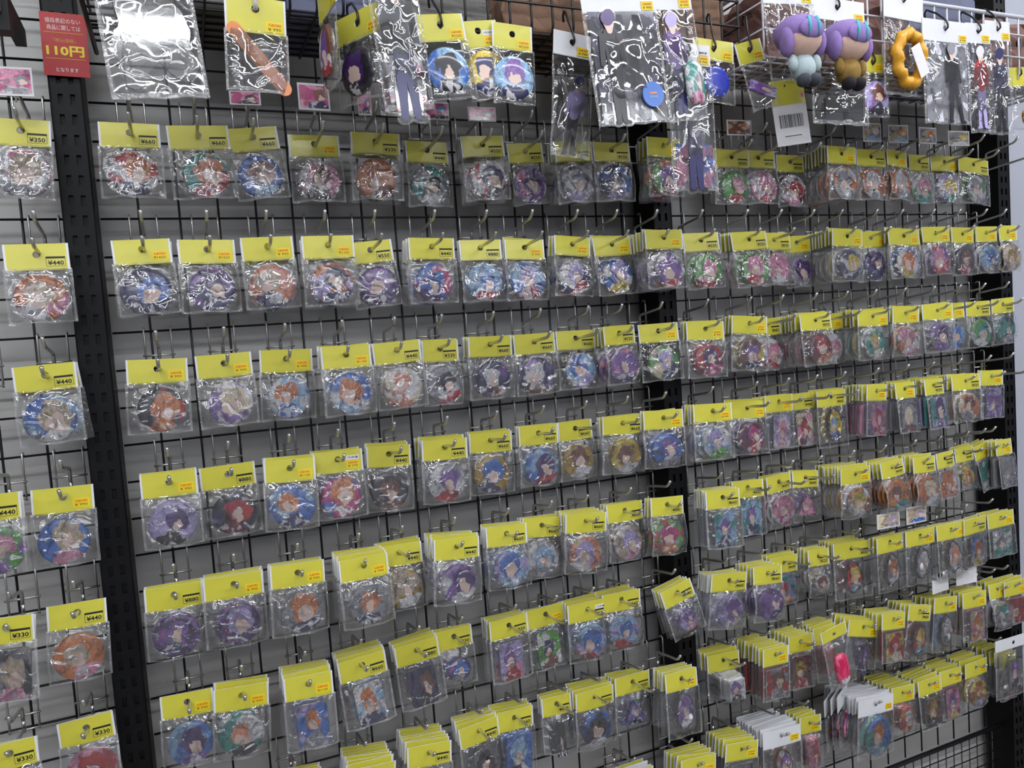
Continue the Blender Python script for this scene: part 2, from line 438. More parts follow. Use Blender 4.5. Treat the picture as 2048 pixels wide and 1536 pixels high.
# ------------------------------------------------------------------ hooks and the bags on them
TABLE = """
0 26 200 -22 237 102 247 2 350 r wphe
0 255 215 193 228 317 235 1 660 r wron
0 392 215 330 230 452 231 1 660 r rtor
0 505 218 452 253 551 247 1 660 r bbBl
0 646 240 574 260 676 264 1 O r pwBk
0 767 245 700 259 798 266 2 330 r oooB
0 885 250 803 284 892 287 2 440 r tekw
0 984 262 920 272 1005 272 4 550 r wrnk
0 1085 261 1012 288 1083 285 1 550 r PpvP
0 1172 264 1109 287 1181 287 4 550 r nwnL
0 1251 267 1184 284 1258 286 2 550 r nbnL
0 1345 272 1291 270 1360 274 4 O r ogPr
0 1505 283 1427 300 1496 304 2 550 r ggpr
0 1560 286 1483 309 1548 312 2 550 r pwpr
0 1643 291 1548 311 1600 314 1 550 r mwrp
0 1698 290 1653 296 1711 299 11 O r owew
0 1767 290 1712 299 1770 304 2 550 r oowe
0 1818 292 1772 304 1815 310 2 O r oowe
0 1881 292 1817 310 1858 312 2 550 r gwpt
0 1946 288 1863 310 1913 314 2 O r wLyt
0 1998 302 1915 315 1978 325 2 550 r wgee
1 63 475 5 490 134 487 2 440 r ophw
1 283 465 218 482 337 476 3 O r nnbn
1 419 470 350 480 466 479 2 O r nPvn
1 541 463 478 474 585 470 3 O r sshn
1 662 470 602 472 706 471 4 O r oLnn
1 764 467 692 487 782 478 2 550 r vPPv
1 886 464 815 476 908 476 5 440 r bMbv
1 992 465 918 480 1000 479 2 880 r llbr
1 1085 462 1003 481 1079 482 4 O r blLr
1 1177 464 1107 470 1181 475 3 O r nwLr
1 1257 459 1183 476 1260 471 3 O r wbLy
1 1338 457 1288 460 1364 459 6 O r wPPr
1 1430 457 1366 468 1434 464 2 550 r ggpr
1 1522 461 1460 468 1532 462 4 550 r ggpr
1 1590 456 1512 466 1581 465 1 550 r pppw
1 1656 460 1553 476 1609 473 1 O r ePve
1 1713 458 1661 459 1726 460 10 O r wnyn
1 1783 452 1708 464 1772 461 1 O r nvvn
1 1835 457 1776 458 1837 459 2 O r wboy
1 1898 449 1842 454 1898 453 2 O r rPpr
1 1950 450 1901 455 1947 455 2 O r kkBr
1 2003 447 1952 453 1991 453 2 O r lwbe
1 2042 450 1997 451 2033 451 2 O r hcGh
2 82 732 22 736 150 723 3 440 r lbhw
2 315 718 246 721 369 716 1 O r kroo
2 455 711 386 713 497 703 2 O r wPcP
2 580 700 517 701 624 697 2 O r lwob
2 697 692 639 695 741 688 3 O r bwol
2 804 684 744 688 838 678 2 440 r cwss
2 900 678 841 683 916 679 2 330 r wekr
2 1005 666 934 675 1023 670 4 660 r nPwB
2 1101 663 1027 672 1106 664 2 660 r nPwB
2 1198 655 1109 663 1187 659 1 660 r lwbL
2 1266 645 1203 654 1270 648 5 550 r PpPv
2 1348 645 1277 650 1353 644 1 O r cgLn
2 1441 641 1361 645 1434 643 3 O r rmvM
2 1528 630 1463 631 1534 633 5 O r ByPn
2 1593 627 1500 640 1562 634 1 660 r wrpr
2 1661 625 1596 629 1663 623 7 550 r mmro
2 1723 620 1625 630 1684 625 1 O r wwpw
2 1781 617 1713 621 1776 618 6 O r twyc
2 1840 609 1787 614 1835 613 3 O r wopp
2 1899 607 1845 609 1903 606 3 O r ePvP
2 1951 601 1880 607 1925 605 1 O r lybb
2 2000 598 1933 604 1977 601 1 440 r wgtw
2 2047 594 1981 599 2024 594 2 440 r ktte
3 -18 1006 -85 996 34 984 2 440 r PgpP
3 118 988 60 982 186 968 1 O r bbhp
3 338 955 279 952 392 938 3 O r LLvk
3 463 938 395 938 505 922 1 880 r knrm
3 588 922 527 923 629 914 3 O r blon
3 688 905 623 907 724 896 3 W r MboM
3 803 894 728 896 816 889 3 440 r kkBB
3 911 886 844 882 932 874 5 440 r wePr
3 1012 867 938 868 1022 861 3 660 r GGbn
3 1107 855 1037 854 1114 846 3 660 r lbvr
3 1194 845 1115 846 1182 837 2 660 r GGBw
3 1278 835 1205 834 1284 828 3 660 r GyBw
3 1355 823 1288 824 1363 817 3 O r bbPe
3 1450 811 1381 810 1455 805 5 O r lwLg
3 1540 800 1457 804 1530 800 2 O r mvMr
3 1604 790 1527 792 1586 787 4 O q wLpp
3 1662 787 1572 789 1628 783 1 440 q cprm
3 1718 779 1630 783 1692 777 3 660 a yylb
3 1785 772 1731 769 1775 768 8 O q pPrr
3 1846 764 1790 767 1828 763 5 O q eecB
3 1897 759 1848 762 1885 757 7 550 q LtvP
3 1952 752 1904 752 1957 746 8 550 r ocBe
3 2011 740 1962 742 2003 739 2 O q PLPP
4 10 1243 -60 1234 55 1217 2 330 q ekhp
4 145 1234 92 1214 212 1196 1 440 r oohp
4 351 1198 281 1181 397 1162 2 880 h vPPv
4 474 1168 402 1160 523 1140 4 O h vPLv
4 605 1145 530 1134 640 1118 5 O r eeon
4 731 1124 676 1130 776 1112 6 O r eeon
4 819 1106 752 1100 842 1084 3 440 r hGhw
4 926 1084 866 1080 960 1072 6 440 r wPvw
4 1035 1063 971 1057 1052 1045 4 660 r lLbl
4 1123 1048 1041 1038 1118 1033 3 660 r wele
4 1196 1033 1131 1030 1212 1023 5 660 r shLw
4 1284 1017 1211 1011 1285 1000 3 660 r hwLp
4 1363 1003 1292 997 1358 990 3 880 r rgMo
4 1467 985 1410 985 1475 976 8 660 q ltPn
4 1542 969 1465 964 1524 957 3 660 q ltPn
4 1612 954 1527 957 1578 944 3 660 r pwpM
4 1670 948 1581 944 1634 941 2 440 t pPpp
4 1736 938 1680 940 1740 930 9 O r owyw
4 1800 927 1760 928 1805 915 5 440 r oOBt
4 1860 915 1827 918 1870 912 6 550 r oocw
4 1911 913 1871 918 1907 909 1 660 s woos
4 1966 895 1908 908 1946 900 2 440 i Gyos
4 2000 892 1946 898 1976 883 3 O q twtw
4 2020 888 1993 878 2024 871 5 O q eeee
5 12 1507 -45 1480 71 1451 2 330 r pppp
5 166 1482 111 1449 226 1418 2 330 r rprw
5 379 1430 310 1399 415 1376 1 O r blvP
5 491 1403 427 1393 538 1374 3 O r twsk
5 621 1370 567 1367 664 1345 6 O q bLoe
5 736 1345 675 1340 770 1312 7 660 q wlon
5 854 1312 787 1304 875 1277 5 880 q vnBk
5 941 1290 868 1266 943 1248 2 330 i Pvbe
5 1050 1258 974 1244 1053 1226 5 550 q pLPr
5 1133 1243 1044 1220 1123 1201 2 O q gwnB
5 1208 1218 1134 1212 1214 1195 4 X r lLbr
5 1278 1206 1204 1190 1279 1175 5 660 r lLbr
5 1373 1178 1322 1187 1380 1155 4 440 i LPPp
5 1479 1155 1422 1149 1494 1143 9 660 r LLPw
5 1552 1139 1507 1136 1563 1129 6 660 r vPPn
5 1622 1121 1526 1122 1585 1112 3 440 s tLro
5 1681 1108 1615 1102 1658 1095 4 220 i whBh
5 1747 1093 1668 1090 1736 1078 6 660 a rryl
5 1805 1079 1751 1078 1806 1065 3 O a ehow
5 1860 1067 1812 1062 1866 1050 3 O a wewe
5 1916 1055 1872 1052 1930 1040 3 O a whse
5 1962 1044 1930 1038 1980 1026 3 550 q bcoy
5 2014 1032 1984 1025 2030 1012 4 O s wtet
6 600 1592 566 1580 664 1556 6 O q Pnvk
6 745 1550 700 1545 795 1526 8 O q Pnvk
6 870 1509 814 1503 904 1485 8 440 r keBk
6 982 1480 916 1470 997 1443 6 440 a ekkc
6 1063 1450 983 1429 1061 1413 4 660 f bbln
6 1153 1423 1076 1402 1135 1386 3 660 k kkkk
6 1223 1404 1149 1392 1228 1373 5 550 r bnkw
6 1308 1377 1211 1354 1284 1337 4 550 t bPLn
6 1383 1352 1328 1350 1394 1335 6 O a ePPw
6 1490 1322 1414 1314 1478 1300 5 550 b wwPk
6 1564 1304 1525 1300 1577 1290 9 O s erBe
6 1631 1283 1577 1275 1624 1264 6 O q BmGr
6 1691 1271 1624 1262 1672 1248 6 O o rprw
6 1753 1249 1696 1242 1761 1247 5 O k PvLn
6 1800 1238 1761 1228 1814 1224 6 O s yrrc
6 1852 1220 1817 1207 1864 1209 6 660 a rryl
6 1908 1206 1866 1195 1917 1190 6 O a elwe
6 1961 1188 1928 1190 1975 1181 5 O q hpoo
6 2018 1171 1978 1177 2011 1167 4 O r hete
6 2044 1165 2014 1168 2056 1155 4 O s rrrr
7 1290 1545 1230 1540 1306 1520 4 660 q wwPe
7 1407 1527 1360 1521 1435 1508 6 O q wPPe
7 1499 1497 1453 1502 1516 1490 7 O s kePe
7 1578 1467 1527 1470 1598 1447 10 Z a woPw
7 1642 1444 1600 1438 1640 1426 5 O o rprp
7 1763 1404 1710 1404 1797 1388 14 Z r btol
7 1824 1384 1783 1378 1828 1366 8 O u orwo
7 1875 1365 1836 1370 1880 1352 6 O q BkGk
7 1924 1348 1877 1358 1925 1346 6 O q pMPy
7 1974 1329 1927 1340 1977 1326 6 O r oyoL
7 2030 1316 1997 1325 2034 1314 8 O q eeer
"""
TIP_Y = .110
ROWOFF = [-.0416, -.0389, -.0378, -.0335, -.031, -.030, -.0268, -.0265]     # height of the lower tip under the row's wire
UPPER_TIP = -.082
def arm_z(k, depth):
    """height of the lower arm of row k at this distance from the mesh"""
    z0 = .15 - .15 * k + ROWOFF[k]
    return z0 - .0095 - .007 * (1 - min(1, depth / .098))

_hook = {}
def hook_meshes(k):
    if k in _hook: return _hook[k]
    o = ROWOFF[k]
    zl0, zl1, zt = o - .0165, o - .0095, o
    zu = -.0205 + (o + .037) * .35
    mb = MB()
    for s in (-1, 1):
        mb.tube([(s * .0165, .0035, -.001), (s * .0165, .0035, .0028), (s * .0165, 0, .0046), (s * .0165, -.0042, .0030), (s * .0165, -.0048, -.004), (s * .0165, -.0048, zl0 - .006)], .0015, 6)
    mb.tube([(-.020, -.0072, zu - .012), (.020, -.0072, zu - .012)], .0015, 6)
    mb.tube([(-.018, -.0072, zl0 - .003), (.018, -.0072, zl0 - .003)], .0013, 6)
    br = mb.mesh('hook_bracket', [MT['chrome']], True)
    mb = MB()
    mb.tube([(0, -.0105, (zu + zl0) / 2 - .004), (0, -.0105, zu - .005), (0, -.012, zu - .001), (0, -.016, zu), (0, -.066, zu + .007), (0, -.071, zu + .0082), (0, -.0745, zu + .0105), (0, -.0815, zu + .0185)],
            .0023, 8)
    ua = mb.mesh('hook_upper_arm', [MT['chrome']], True)
    mb = MB()
    mb.tube([(0, -.0105, (zu + zl0) / 2 - .004), (0, -.0105, zl0 - .004), (0, -.012, zl0 - .001), (0, -.016, zl0), (0, -.094, zl1), (0, -.099, zl1 + .0012), (0, -.1025, zl1 + .0034), (0, -TIP_Y, zt)],
            .0023, 8)
    la = mb.mesh('hook_lower_arm', [MT['chrome']], True)
    _hook[k] = (br, ua, la)
    return _hook[k]

# ---- header cards
_card = {}
def card_mesh(w, hh, white):
    """header card with a real hang hole; origin at the hole, printed face inset between pale margins"""
    key = (w, hh, white)
    if key in _card: return _card[key]
    up, n, R = .0125, 24, .0042
    def ring(y0, y1, hw, top, bot, mi, mb):
        out = []; inn = []
        for k in range(n):
            a = 2 * math.pi * k / n; c, s = math.cos(a), math.sin(a)
            t = 1e9
            if abs(c) > 1e-9: t = min(t, hw / abs(c))
            if s > 1e-9: t = min(t, top / s)
            if s < -1e-9: t = min(t, bot / -s)
            out.append((c * t, s * t)); inn.append((c * R, s * R))
        # pull the nearest outline points onto the corners
        for cx, cz in ((hw, top), (-hw, top), (-hw, -bot), (hw, -bot)):
            j = min(range(n), key=lambda q: (out[q][0] - cx) ** 2 + (out[q][1] - cz) ** 2); out[j] = (cx, cz)
        vs = [(x, y0, z) for x, z in out] + [(x, y0, z) for x, z in inn] + [(x, y1, z) for x, z in out] + [(x, y1, z) for x, z in inn]
        fs = []
        for k in range(n):
            q = (k + 1) % n
            fs += [(k, q, n + q, n + k), (2 * n + q, 2 * n + k, 3 * n + k, 3 * n + q), (q, k, 2 * n + k, 2 * n + q), (n + k, n + q, 3 * n + q, 3 * n + k)]
        mb.add([(x, y, z) for x, y, z in vs], fs, mi)
    mb = MB()
    ring(-.0006, .0006, w / 2, up, hh - up, 0, mb)
    if not white: ring(-.0009, -.0007, w / 2 - .0024, up, hh - up, 1, mb)
    me = mb.mesh('header_card', [MT['white'], MT['yellow']] if not white else [MT['white'], MT['white']])
    bm = bmesh.new(); bm.from_mesh(me); bmesh.ops.recalc_face_normals(bm, faces=bm.faces); bm.to_mesh(me); bm.free()
    _card[key] = me
    return me

# ---- price labels
_lab = {}
def label_mesh(kind):
    if kind in _lab: return _lab[kind]
    mb = MB()
    if kind.isdigit():
        mats = [MT['ink']]; w, h = .0205, .0118
        quad(mb, 0, h / 2 - .0012, w, .0024, 0, 0)
        for sx in (-1, 1): quad(mb, sx * (w / 2 - .0002), -.001, .0004, h - .002, 0, 0)
        quad(mb, 0, -h / 2, w, .0004, 0, 0)
        add_text(mb, '\u00a5' + kind, (0, 0, -.0018), .0056, 0, .025, .0168)
    else:
        mats = [MT['sticker'], MT['orange_ink'], MT['olive_ink']]
        quad(mb, 0, 0, .0185, .0115, 0, 0, .0003)
        add_text(mb, 'K-BOOKS', (.0005, -.0002, .0022), .0030, 1, .03, .0130)
        add_text(mb, kind[1:], (0, -.0002, -.0024), .0034, 2, .01, .0140)
    _lab[kind] = mb.mesh('price_print', mats)
    return _lab[kind]
def note_mesh(s, w=.0185):
    key = 'note' + s
    if key not in _lab:
        mb = MB(); quad(mb, 0, 0, w, .0065, 0, 0, .0003); add_text(mb, s, (0, -.0002, 0), .0036, 1, .02, w * .85)
        _lab[key] = mb.mesh('note_print', [MT['paper'], MT['ink']])
    return _lab[key]

# ---- goods
def outline(kind):
    """half sizes and thickness of the packed thing"""
    return {'r': (.0285, .0285, .0068), 'h': (.0285, .0285, .0068), 'R': (.036, .036, .008), 'i': (.0185, .0185, .006), 'q': (.021, .030, .0042), 't': (.021, .019, .005),
            's': (.026, .027, .0016), 'a': (.021, .029, .0034), 'b': (.0165, .018, .033), 'f': (.023, .031, .008), 'k': (.008, .026, .006), 'o': (.014, .031, .014), 'u': (.017, .026, .012), 'n': (.0005, .0005, .0004)}[kind]
_good = {}
def good_mesh(kind):
    if kind in _good: return _good[kind]
    a, b, th = outline(kind)
    uvf = lambda co: (co.x / a, co.z / b)
    pm = MT['holo'] if kind == 'h' else MT['print']
    mb = MB()
    def domed(poly, prof, mats, mi_of):
        n = len(poly); rings = []
        for (s, y) in prof: rings.append([(x * s, y, z * s) for x, z in poly])
        for i in range(len(rings) - 1):
            vs = rings[i] + rings[i + 1]
            mb.add(vs, [(k, (k + 1) % n, n + (k + 1) % n, n + k) for k in range(n)], mi_of(i))
        mb.add(rings[-1], [tuple(range(n))], mi_of(len(rings)))
        mb.add(rings[0], [tuple(range(n))[::-1]], 0)
    if kind in 'rhRi':
        poly = [(a * math.cos(2 * math.pi * k / 36), b * math.sin(2 * math.pi * k / 36)) for k in range(36)]
        domed(poly, [(.93, 0), (.985, -.0012), (1, -th * .38), (.985, -th * .62), (.93, -th * .8), (.75, -th * .93), (.45, -th * .99), (.15, -th)], None, lambda i: 1 if i >= 2 else 0)
        me = mb.mesh('tin_badge', [MT['tin'], pm], True, uvf)
    elif kind in 'qfstk':
        if kind == 't':
            rr = .004; cs = [(-a + rr, -b + rr, 150, 270), (a - rr, -b + rr, 270, 390), (0, b - rr, 30, 150)]
        else:
            rr = {'q': .006, 'f': .003, 's': .0006, 'k': .001}[kind]
            cs = [(-a + rr, -b + rr, 180, 270), (a - rr, -b + rr, 270, 360), (a - rr, b - rr, 0, 90), (-a + rr, b - rr, 90, 180)]
        poly = [(cx + rr * math.cos(math.radians(a0 + (a1 - a0) * q / 4)), cz + rr * math.sin(math.radians(a0 + (a1 - a0) * q / 4))) for cx, cz, a0, a1 in cs for q in range(5)]
        domed(poly, [(1, 0), (1, -th * .7), (.985, -th * .92), (.96, -th)], None, lambda i: 1 if i >= 2 else 0)
        me = mb.mesh('printed_plate', [MT['paper'] if kind == 's' else MT['tin'] if kind == 'q' else MT['print'], pm], False, uvf)
    elif kind == 'a':       # clear acrylic plate, cut round a rounded figure shape, print inside
        def fig(s):
            pts = []
            for k in range(40):
                t = 2 * math.pi * k / 40
                rr = .86 + .08 * math.cos(2 * t) * -1 + .08 * math.cos(3 * t + .6) + .05 * math.cos(7 * t)
                pts.append((a * 1.05 * rr * math.cos(t) * s * 1.1, b * 1.15 * rr * math.sin(t) * s))
            return pts
        domed(fig(1.0), [(1, 0), (1, -th)], None, lambda i: 0)
        mb.add([(x * .86, -th - .0002, z * .86) for x, z in fig(1.0)], [tuple(range(40))], 1)
        me = mb.mesh('acrylic_charm', [MT['acrylic'], pm], False, uvf)
    elif kind == 'b':
        mb.box((0, -th / 2, 0), (2 * a, th, 2 * b), 0)
        quad(mb, 0, 0, 2 * a * .94, 2 * b * .94, -th - .0002, 1)
        me = mb.mesh('small_box', [MT['paper'], pm], False, uvf)
    else:
        n = 20; rows = 10
        rings = []
        for i in range(rows + 1):
            ph = -math.pi / 2 + math.pi * i / rows
            cz = math.copysign(abs(math.sin(ph)) ** .8, math.sin(ph)) * b; rr = abs(math.cos(ph)) ** .6
            rings.append([(a * rr * math.cos(2 * math.pi * k / n), -th / 2 + th / 2 * rr * math.sin(2 * math.pi * k / n), cz) for k in range(n)])
        for i in range(rows): mb.add(rings[i] + rings[i + 1], [(k, (k + 1) % n, n + (k + 1) % n, n + k) for k in range(n)], 0)
        me = mb.mesh('soft_charm', [pm], True, uvf)
    bm = bmesh.new(); bm.from_mesh(me); bmesh.ops.remove_doubles(bm, verts=bm.verts, dist=1e-7); bmesh.ops.recalc_face_normals(bm, faces=bm.faces); bm.to_mesh(me); bm.free()
    _good[kind] = me
    return me
GOOD = {'r': ('tin_badge', 'round {} badge'), 'h': ('tin_badge', 'sparkly round {} badge'), 'R': ('tin_badge', 'large round {} badge'), 'i': ('tin_badge', 'small round {} badge'), 'q': ('plate_badge', 'rectangular {} badge'),
        't': ('triangle_badge', 'triangular {} badge'), 's': ('square_card', 'square {} card'), 'a': ('acrylic_charm', 'cut-out {} charm'), 'b': ('gift_box', 'little {} box'),
        'f': ('framed_charm', 'framed {} charm'), 'k': ('bar_charm', 'narrow {} bar charm'), 'o': ('soft_charm', 'long oval {} charm'), 'u': ('soft_charm', 'plump {} charm')}

# ---- film pouches
_film = {}
def film_mesh(w, top, bot, kind, cz, var, big=False, simple=False):
    """front sheet of the pouch: drawn tight over the thing inside, creased towards the corners and the seams"""
    key = (round(w, 3), round(top, 3), round(bot, 3), kind, round(cz, 3), var, big, simple)
    if key in _film: return _film[key]
    rng = random.Random(ord(kind) * 31 + var * 17)
    a, b, th = outline(kind)
    nx, nz = (26, 26) if not simple else (6, 6)
    ph = [rng.uniform(0, 6.28) for _ in range(8)]; K = rng.choice([7, 9, 11])
    amp = .3 if var >= 30 else 1.0
    mb = MB(); vs = []
    for j in range(nz + 1):
        for i in range(nx + 1):
            u, v = i / nx, j / nz
            x = (u - .5) * w; z = top + (bot - top) * v
            if kind in 'rhRi': d = max(0, math.hypot(x, z - cz) - a)
            else: d = math.hypot(max(0, abs(x) - a), max(0, abs(z - cz) - b))
            e = min(u, 1 - u, v, 1 - v) * 2
            edge = min(1, min(u, 1 - u) * 7) * min(1, min(v * 5, (1 - v) * 8))
            s = max(0, 1 - d / .016); s = s * s * (3 - 2 * s)
            y = -.0012 - (th + .0006) * s
            an = math.atan2(z - cz, x)
            wr = min(1, d / .006) * edge * amp
            y -= wr * (.0020 * (abs(math.sin(an * K / 2 + ph[0])) ** .5) + .0012 * math.sin(an * (K + 6) + ph[1]) + .0012 * math.sin(x * 420 + z * 240 + ph[2]) * math.sin(z * 330 + ph[3]))
            y -= edge * .0005 * math.sin(x * 150 + ph[4]) * math.sin(z * 120 + ph[5])
            zz = z + (.0008 * math.sin(x * 160 + ph[6]) if j == nz else 0)
            vs.append((x, min(y, -.0010) if s > 0 else y, zz))
    fs = [(j * (nx + 1) + i, (j + 1) * (nx + 1) + i, (j + 1) * (nx + 1) + i + 1, j * (nx + 1) + i + 1) for j in range(nz) for i in range(nx)]
    mb.add(vs, fs)
    if not simple: mb.m = [1 if (i in (0, nx - 1) or j == nz - 1) else 0 for j in range(nz) for i in range(nx)]
    _film[key] = mb.mesh('film_pouch', [MT['film_back']] if simple else [MT['film_flat'] if var >= 30 else MT['film_big'] if big else MT['film'], MT['film_edge']], True)
    return _film[key]

def parse():
    out = []
    for ln in TABLE.strip().splitlines():
        p = ln.split()
        out.append(dict(k=int(p[0]), tip=(float(p[1]), float(p[2])), tl=(float(p[3]), float(p[4])), tr=(float(p[5]), float(p[6])), n=int(p[7]), price=p[8], kind=p[9], code=p[10]))
    return out
STACKS = parse()
for s in STACKS:
    s['X'] = at(s['tip'][0], s['tip'][1], TIP_Y).x
    s['panel'] = 0 if s['X'] < POST_X[0] else 1 if s['X'] < POST_X[1] + .0 else 2
for k in range(8):
    for pn in range(3):
        row = sorted([s for s in STACKS if s['k'] == k and s['panel'] == pn], key=lambda s: s['X'], reverse=(pn == 0))
        # keep neighbouring hooks from sharing a place
        for i, s in enumerate(row): s['idx'] = i + 1
def where(s):
    p = ['{} hook before red-sign post', '{} hook past red-sign post', '{} hook past middle post'][s['panel']].format(ORD[s['idx']])
    return p + ', ' + ORD[s['k'] + 1] + ' row down'

# hooks
def make_hook(k, X, label):
    br, ua, la = hook_meshes(k)
    r = empty('wall_hook', (X, 0, .15 - .15 * k)); tag(r, label, 'hook', 'chrome two-arm hooks on the mesh')
    put('bracket', br, r); put('upper_arm', ua, r); put('lower_arm', la, r)
    return r
for s in STACKS: make_hook(s['k'], s['X'], 'chrome two-arm hook, ' + where(s).replace('hook ', ''))
EXTRA = [(0, 1.665), (3, 1.632), (1, -.19), (2, -.19)]
for k, X in EXTRA:
    make_hook(k, X, 'chrome two-arm hook holding no bag, ' + ('at the far upright' if X > 1 else 'farthest before red-sign post') + ', ' + ORD[k + 1] + ' row down')

def rnd_bucket(w): return max(.045, min(.1, round(w / .0025) * .0025))

def add_good(kind, code, root, cz, rng, name=None, dx=0, roll=0):
    g = put(name or GOOD[kind][0], good_mesh(kind), root, (dx, -.0012, cz), (0, roll, 0))
    set_print(g, code, rng)
    return g

def bag(s, rng, loc, rot, rear, label, w):
    hh = .0315
    kind = s['kind']
    if s['price'] == 'Z' and kind == 'r': kind = 'R'
    white = s['price'] == 'Z' or (rear and s['k'] == 7 and s['X'] > .6 and s['X'] < .7)
    a, b, th = outline(kind)
    hb = -(hh - .0125)
    ph = max(2 * b + .0075, .052) + (.012 if kind in 'ta' else 0)
    cz = hb - .0035 - b - (.010 if kind in 'tik' else .002)
    if kind == 'i': ph = .058
    bot = hb - ph
    root = empty('badge_bag', loc, rot)
    tag(root, label, 'bag', 'bagged badges and charms hanging on the hooks')
    put('header_card', card_mesh(w, hh, white), root)
    if not rear:
        pr = s['price']
        lx = w / 2 - .0145; lz = -.0085
        code = s.get('o', '\u00a5 990')
        if pr in 'OWZ': put('price_label', label_mesh('O' + code), root, (lx, -.00115 if not white else -.00095, lz))
        else: put('price_label', label_mesh(pr if pr != 'X' else '550'), root, (lx, -.0011, lz))
        if pr in 'WX': put('condition_label', note_mesh('\u30a4\u30bf\u30df\u3042\u308a(\u88cf)'), root, (lx, -.00115, lz + .0095))
        add_good(kind, s['code'], root, cz, rng, dx=rng.uniform(-.002, .003), roll=rng.uniform(-.4, .4) if kind in 'rhRi' else rng.uniform(-.05, .05))
        put('film_pouch', film_mesh(w + .004, hb + .002, bot, kind, cz, rng.randrange(5)), root)
    else:
        add_good(kind, s['code'], root, cz, rng, dx=rng.uniform(-.003, .003))
        put('film_pouch', film_mesh(w + .003, hb + .001, bot, kind, cz, 0, simple=True), root)
    return root

REAR = []
OLAB = {(1, 1): '\u00a51650', (1, 2): '\u00a51650', (1, 4): '\u00a51100', (2, 4): '\u00a51100', (3, 3): '\u00a51100', (3, 4): '\u00a5 770', (5, 3): '\u00a51100', (4, 4): '\u00a5 990'}
for s in STACKS:
    k = s['k']
    rng = random.Random(int(s['tip'][0]) * 13 + k)
    if s['panel'] == 1 and (k, s['idx']) in OLAB: s['o'] = OLAB[(k, s['idx'])]
    mx, my = (s['tl'][0] + s['tr'][0]) / 2, (s['tl'][1] + s['tr'][1]) / 2
    n = s['n']
    dflt = min(.088, .05 + .006 * n)
    if abs(s['X'] - CAM.x) > .17: D = depth_on_x(mx, my + 14, s['X'])
    else: D = dflt
    D = max((.060 if min(abs(s['X'] - px_) for px_ in POST_X) < .062 else .032) + .004 * min(n, 6), min(.094, D))
    s['D'] = D
    L, R = at(*s['tl'], D), at(*s['tr'], D)
    w = rnd_bucket((R - L).length); s['w'] = w
    roll = math.atan2(R.z - L.z, R.x - L.x)
    roll = max(-.35, min(.35, roll))
    ctr = (L + R) / 2
    # hole sits below the top edge; keep it on the arm
    hole = ctr + Vector((math.sin(roll), 0, -math.cos(roll))) * .0125
    za = arm_z(k, D)
    hx = s['X'] + max(-.003, min(.003, hole.x - s['X']))
    hz = za + max(-.0035, min(.002, hole.z - za))
    s['hole'] = (hx, hz); s['roll'] = roll
    col = CNAME[s['code'][0]]; c2 = CNAME[s['code'][2]]
    kind = 'R' if (s['price'] == 'Z' and s['kind'] == 'r') else s['kind']
    desc = GOOD[kind][1].format(col if col == c2 else col + ' and ' + c2)
    lb = 'bag with ' + desc + ', ' + where(s)
    bag(s, rng, (hx, -D, hz), (rng.uniform(-.10, .02), -roll, rng.uniform(-.10, .10)), False, lb, w)
    near = min(abs(s['X'] - px_) for px_ in POST_X) < .062
    gap = min(.0095, (D - (.047 if near else .018)) / max(1, n - 1)) if n > 1 else 0
    for q in range(1, n):
        REAR.append((s, q, D - q * gap))

# the stacked bags behind: the largest ones as things of their own, the rest together
REAR.sort(key=lambda t: (t[1] > 2, (t[0]['X'] - CAM.x) ** 2 + .4 * (.15 - .15 * t[0]['k'] - CAM.z) ** 2, t[1]))
NSINGLE = 300 - len(STACKS)
for s, q, D in REAR[:NSINGLE]:
    rng = random.Random(int(s['tip'][0]) * 7 + q)
    k = s['k']
    bag(s, rng, (s['X'] + (s['hole'][0] - s['X']) + rng.uniform(-.0015, .0015), -D, arm_z(k, D) + rng.uniform(-.001, .001)), (rng.uniform(-.03, .02), -s['roll'] + rng.uniform(-.06, .06), rng.uniform(-.05, .05)), True,
        ORD[q + 1] + ' bag from front, ' + where(s), s['w'])

def flat(c):
    key = 'flat_' + c
    if key not in MT: MT[key] = plain(key, PAL[c], .35, noise=.15, nscale=90, coat=.4)
    return MT[key]
mb = MB(); mats = [MT['white'], MT['yellow'], MT['film_back']]; mi = {}
for s, q, D in REAR[NSINGLE:]:
    rng = random.Random(int(s['tip'][0]) * 5 + q)
    k = s['k']; w = s['w']
    white = s['price'] == 'Z'
    roll = -s['roll'] + rng.uniform(-.06, .06)
    T = Matrix.Translation((s['hole'][0] + rng.uniform(-.0015, .0015), -D, arm_z(k, D) + rng.uniform(-.001, .001))) @ Matrix.Rotation(rng.uniform(-.05, .05), 4, 'Z') @ Matrix.Rotation(roll, 4, 'Y')
    def emit(me, off, remap):
        vs = [T @ (v.co + Vector(off)) for v in me.vertices]
        for p in me.polygons: pass
        b = len(mb.v); mb.v += [tuple(v) for v in vs]
        for p in me.polygons:
            mb.f.append([b + i for i in p.vertices]); mb.m.append(remap(p.material_index))
    emit(card_mesh(w, .0315, white), (0, 0, 0), lambda i: i)
    kind = s['kind']
    if s['price'] == 'Z' and kind == 'r': kind = 'R'
    a, b_, th = outline(kind); hb = -.019
    cz = hb - .0035 - b_ - .002
    c = s['code'][q % 2 if q % 3 else 2]
    if c not in mi: mi[c] = len(mats); mats.append(flat(c))
    emit(good_mesh(kind), (rng.uniform(-.003, .003), -.0012, cz), lambda i, c=c: mi[c])
    emit(film_mesh(w + .003, hb + .001, hb - max(2 * b_ + .0075, .052), kind, cz, 0, simple=True), (0, 0, 0), lambda i: 2)
o = put('stacked_badge_bags', mb.mesh('stacked_badge_bags', mats, False))
tag(o, 'yellow-topped badge bags packed tightly behind the front ones on the hooks', 'bags', None, 'stuff')

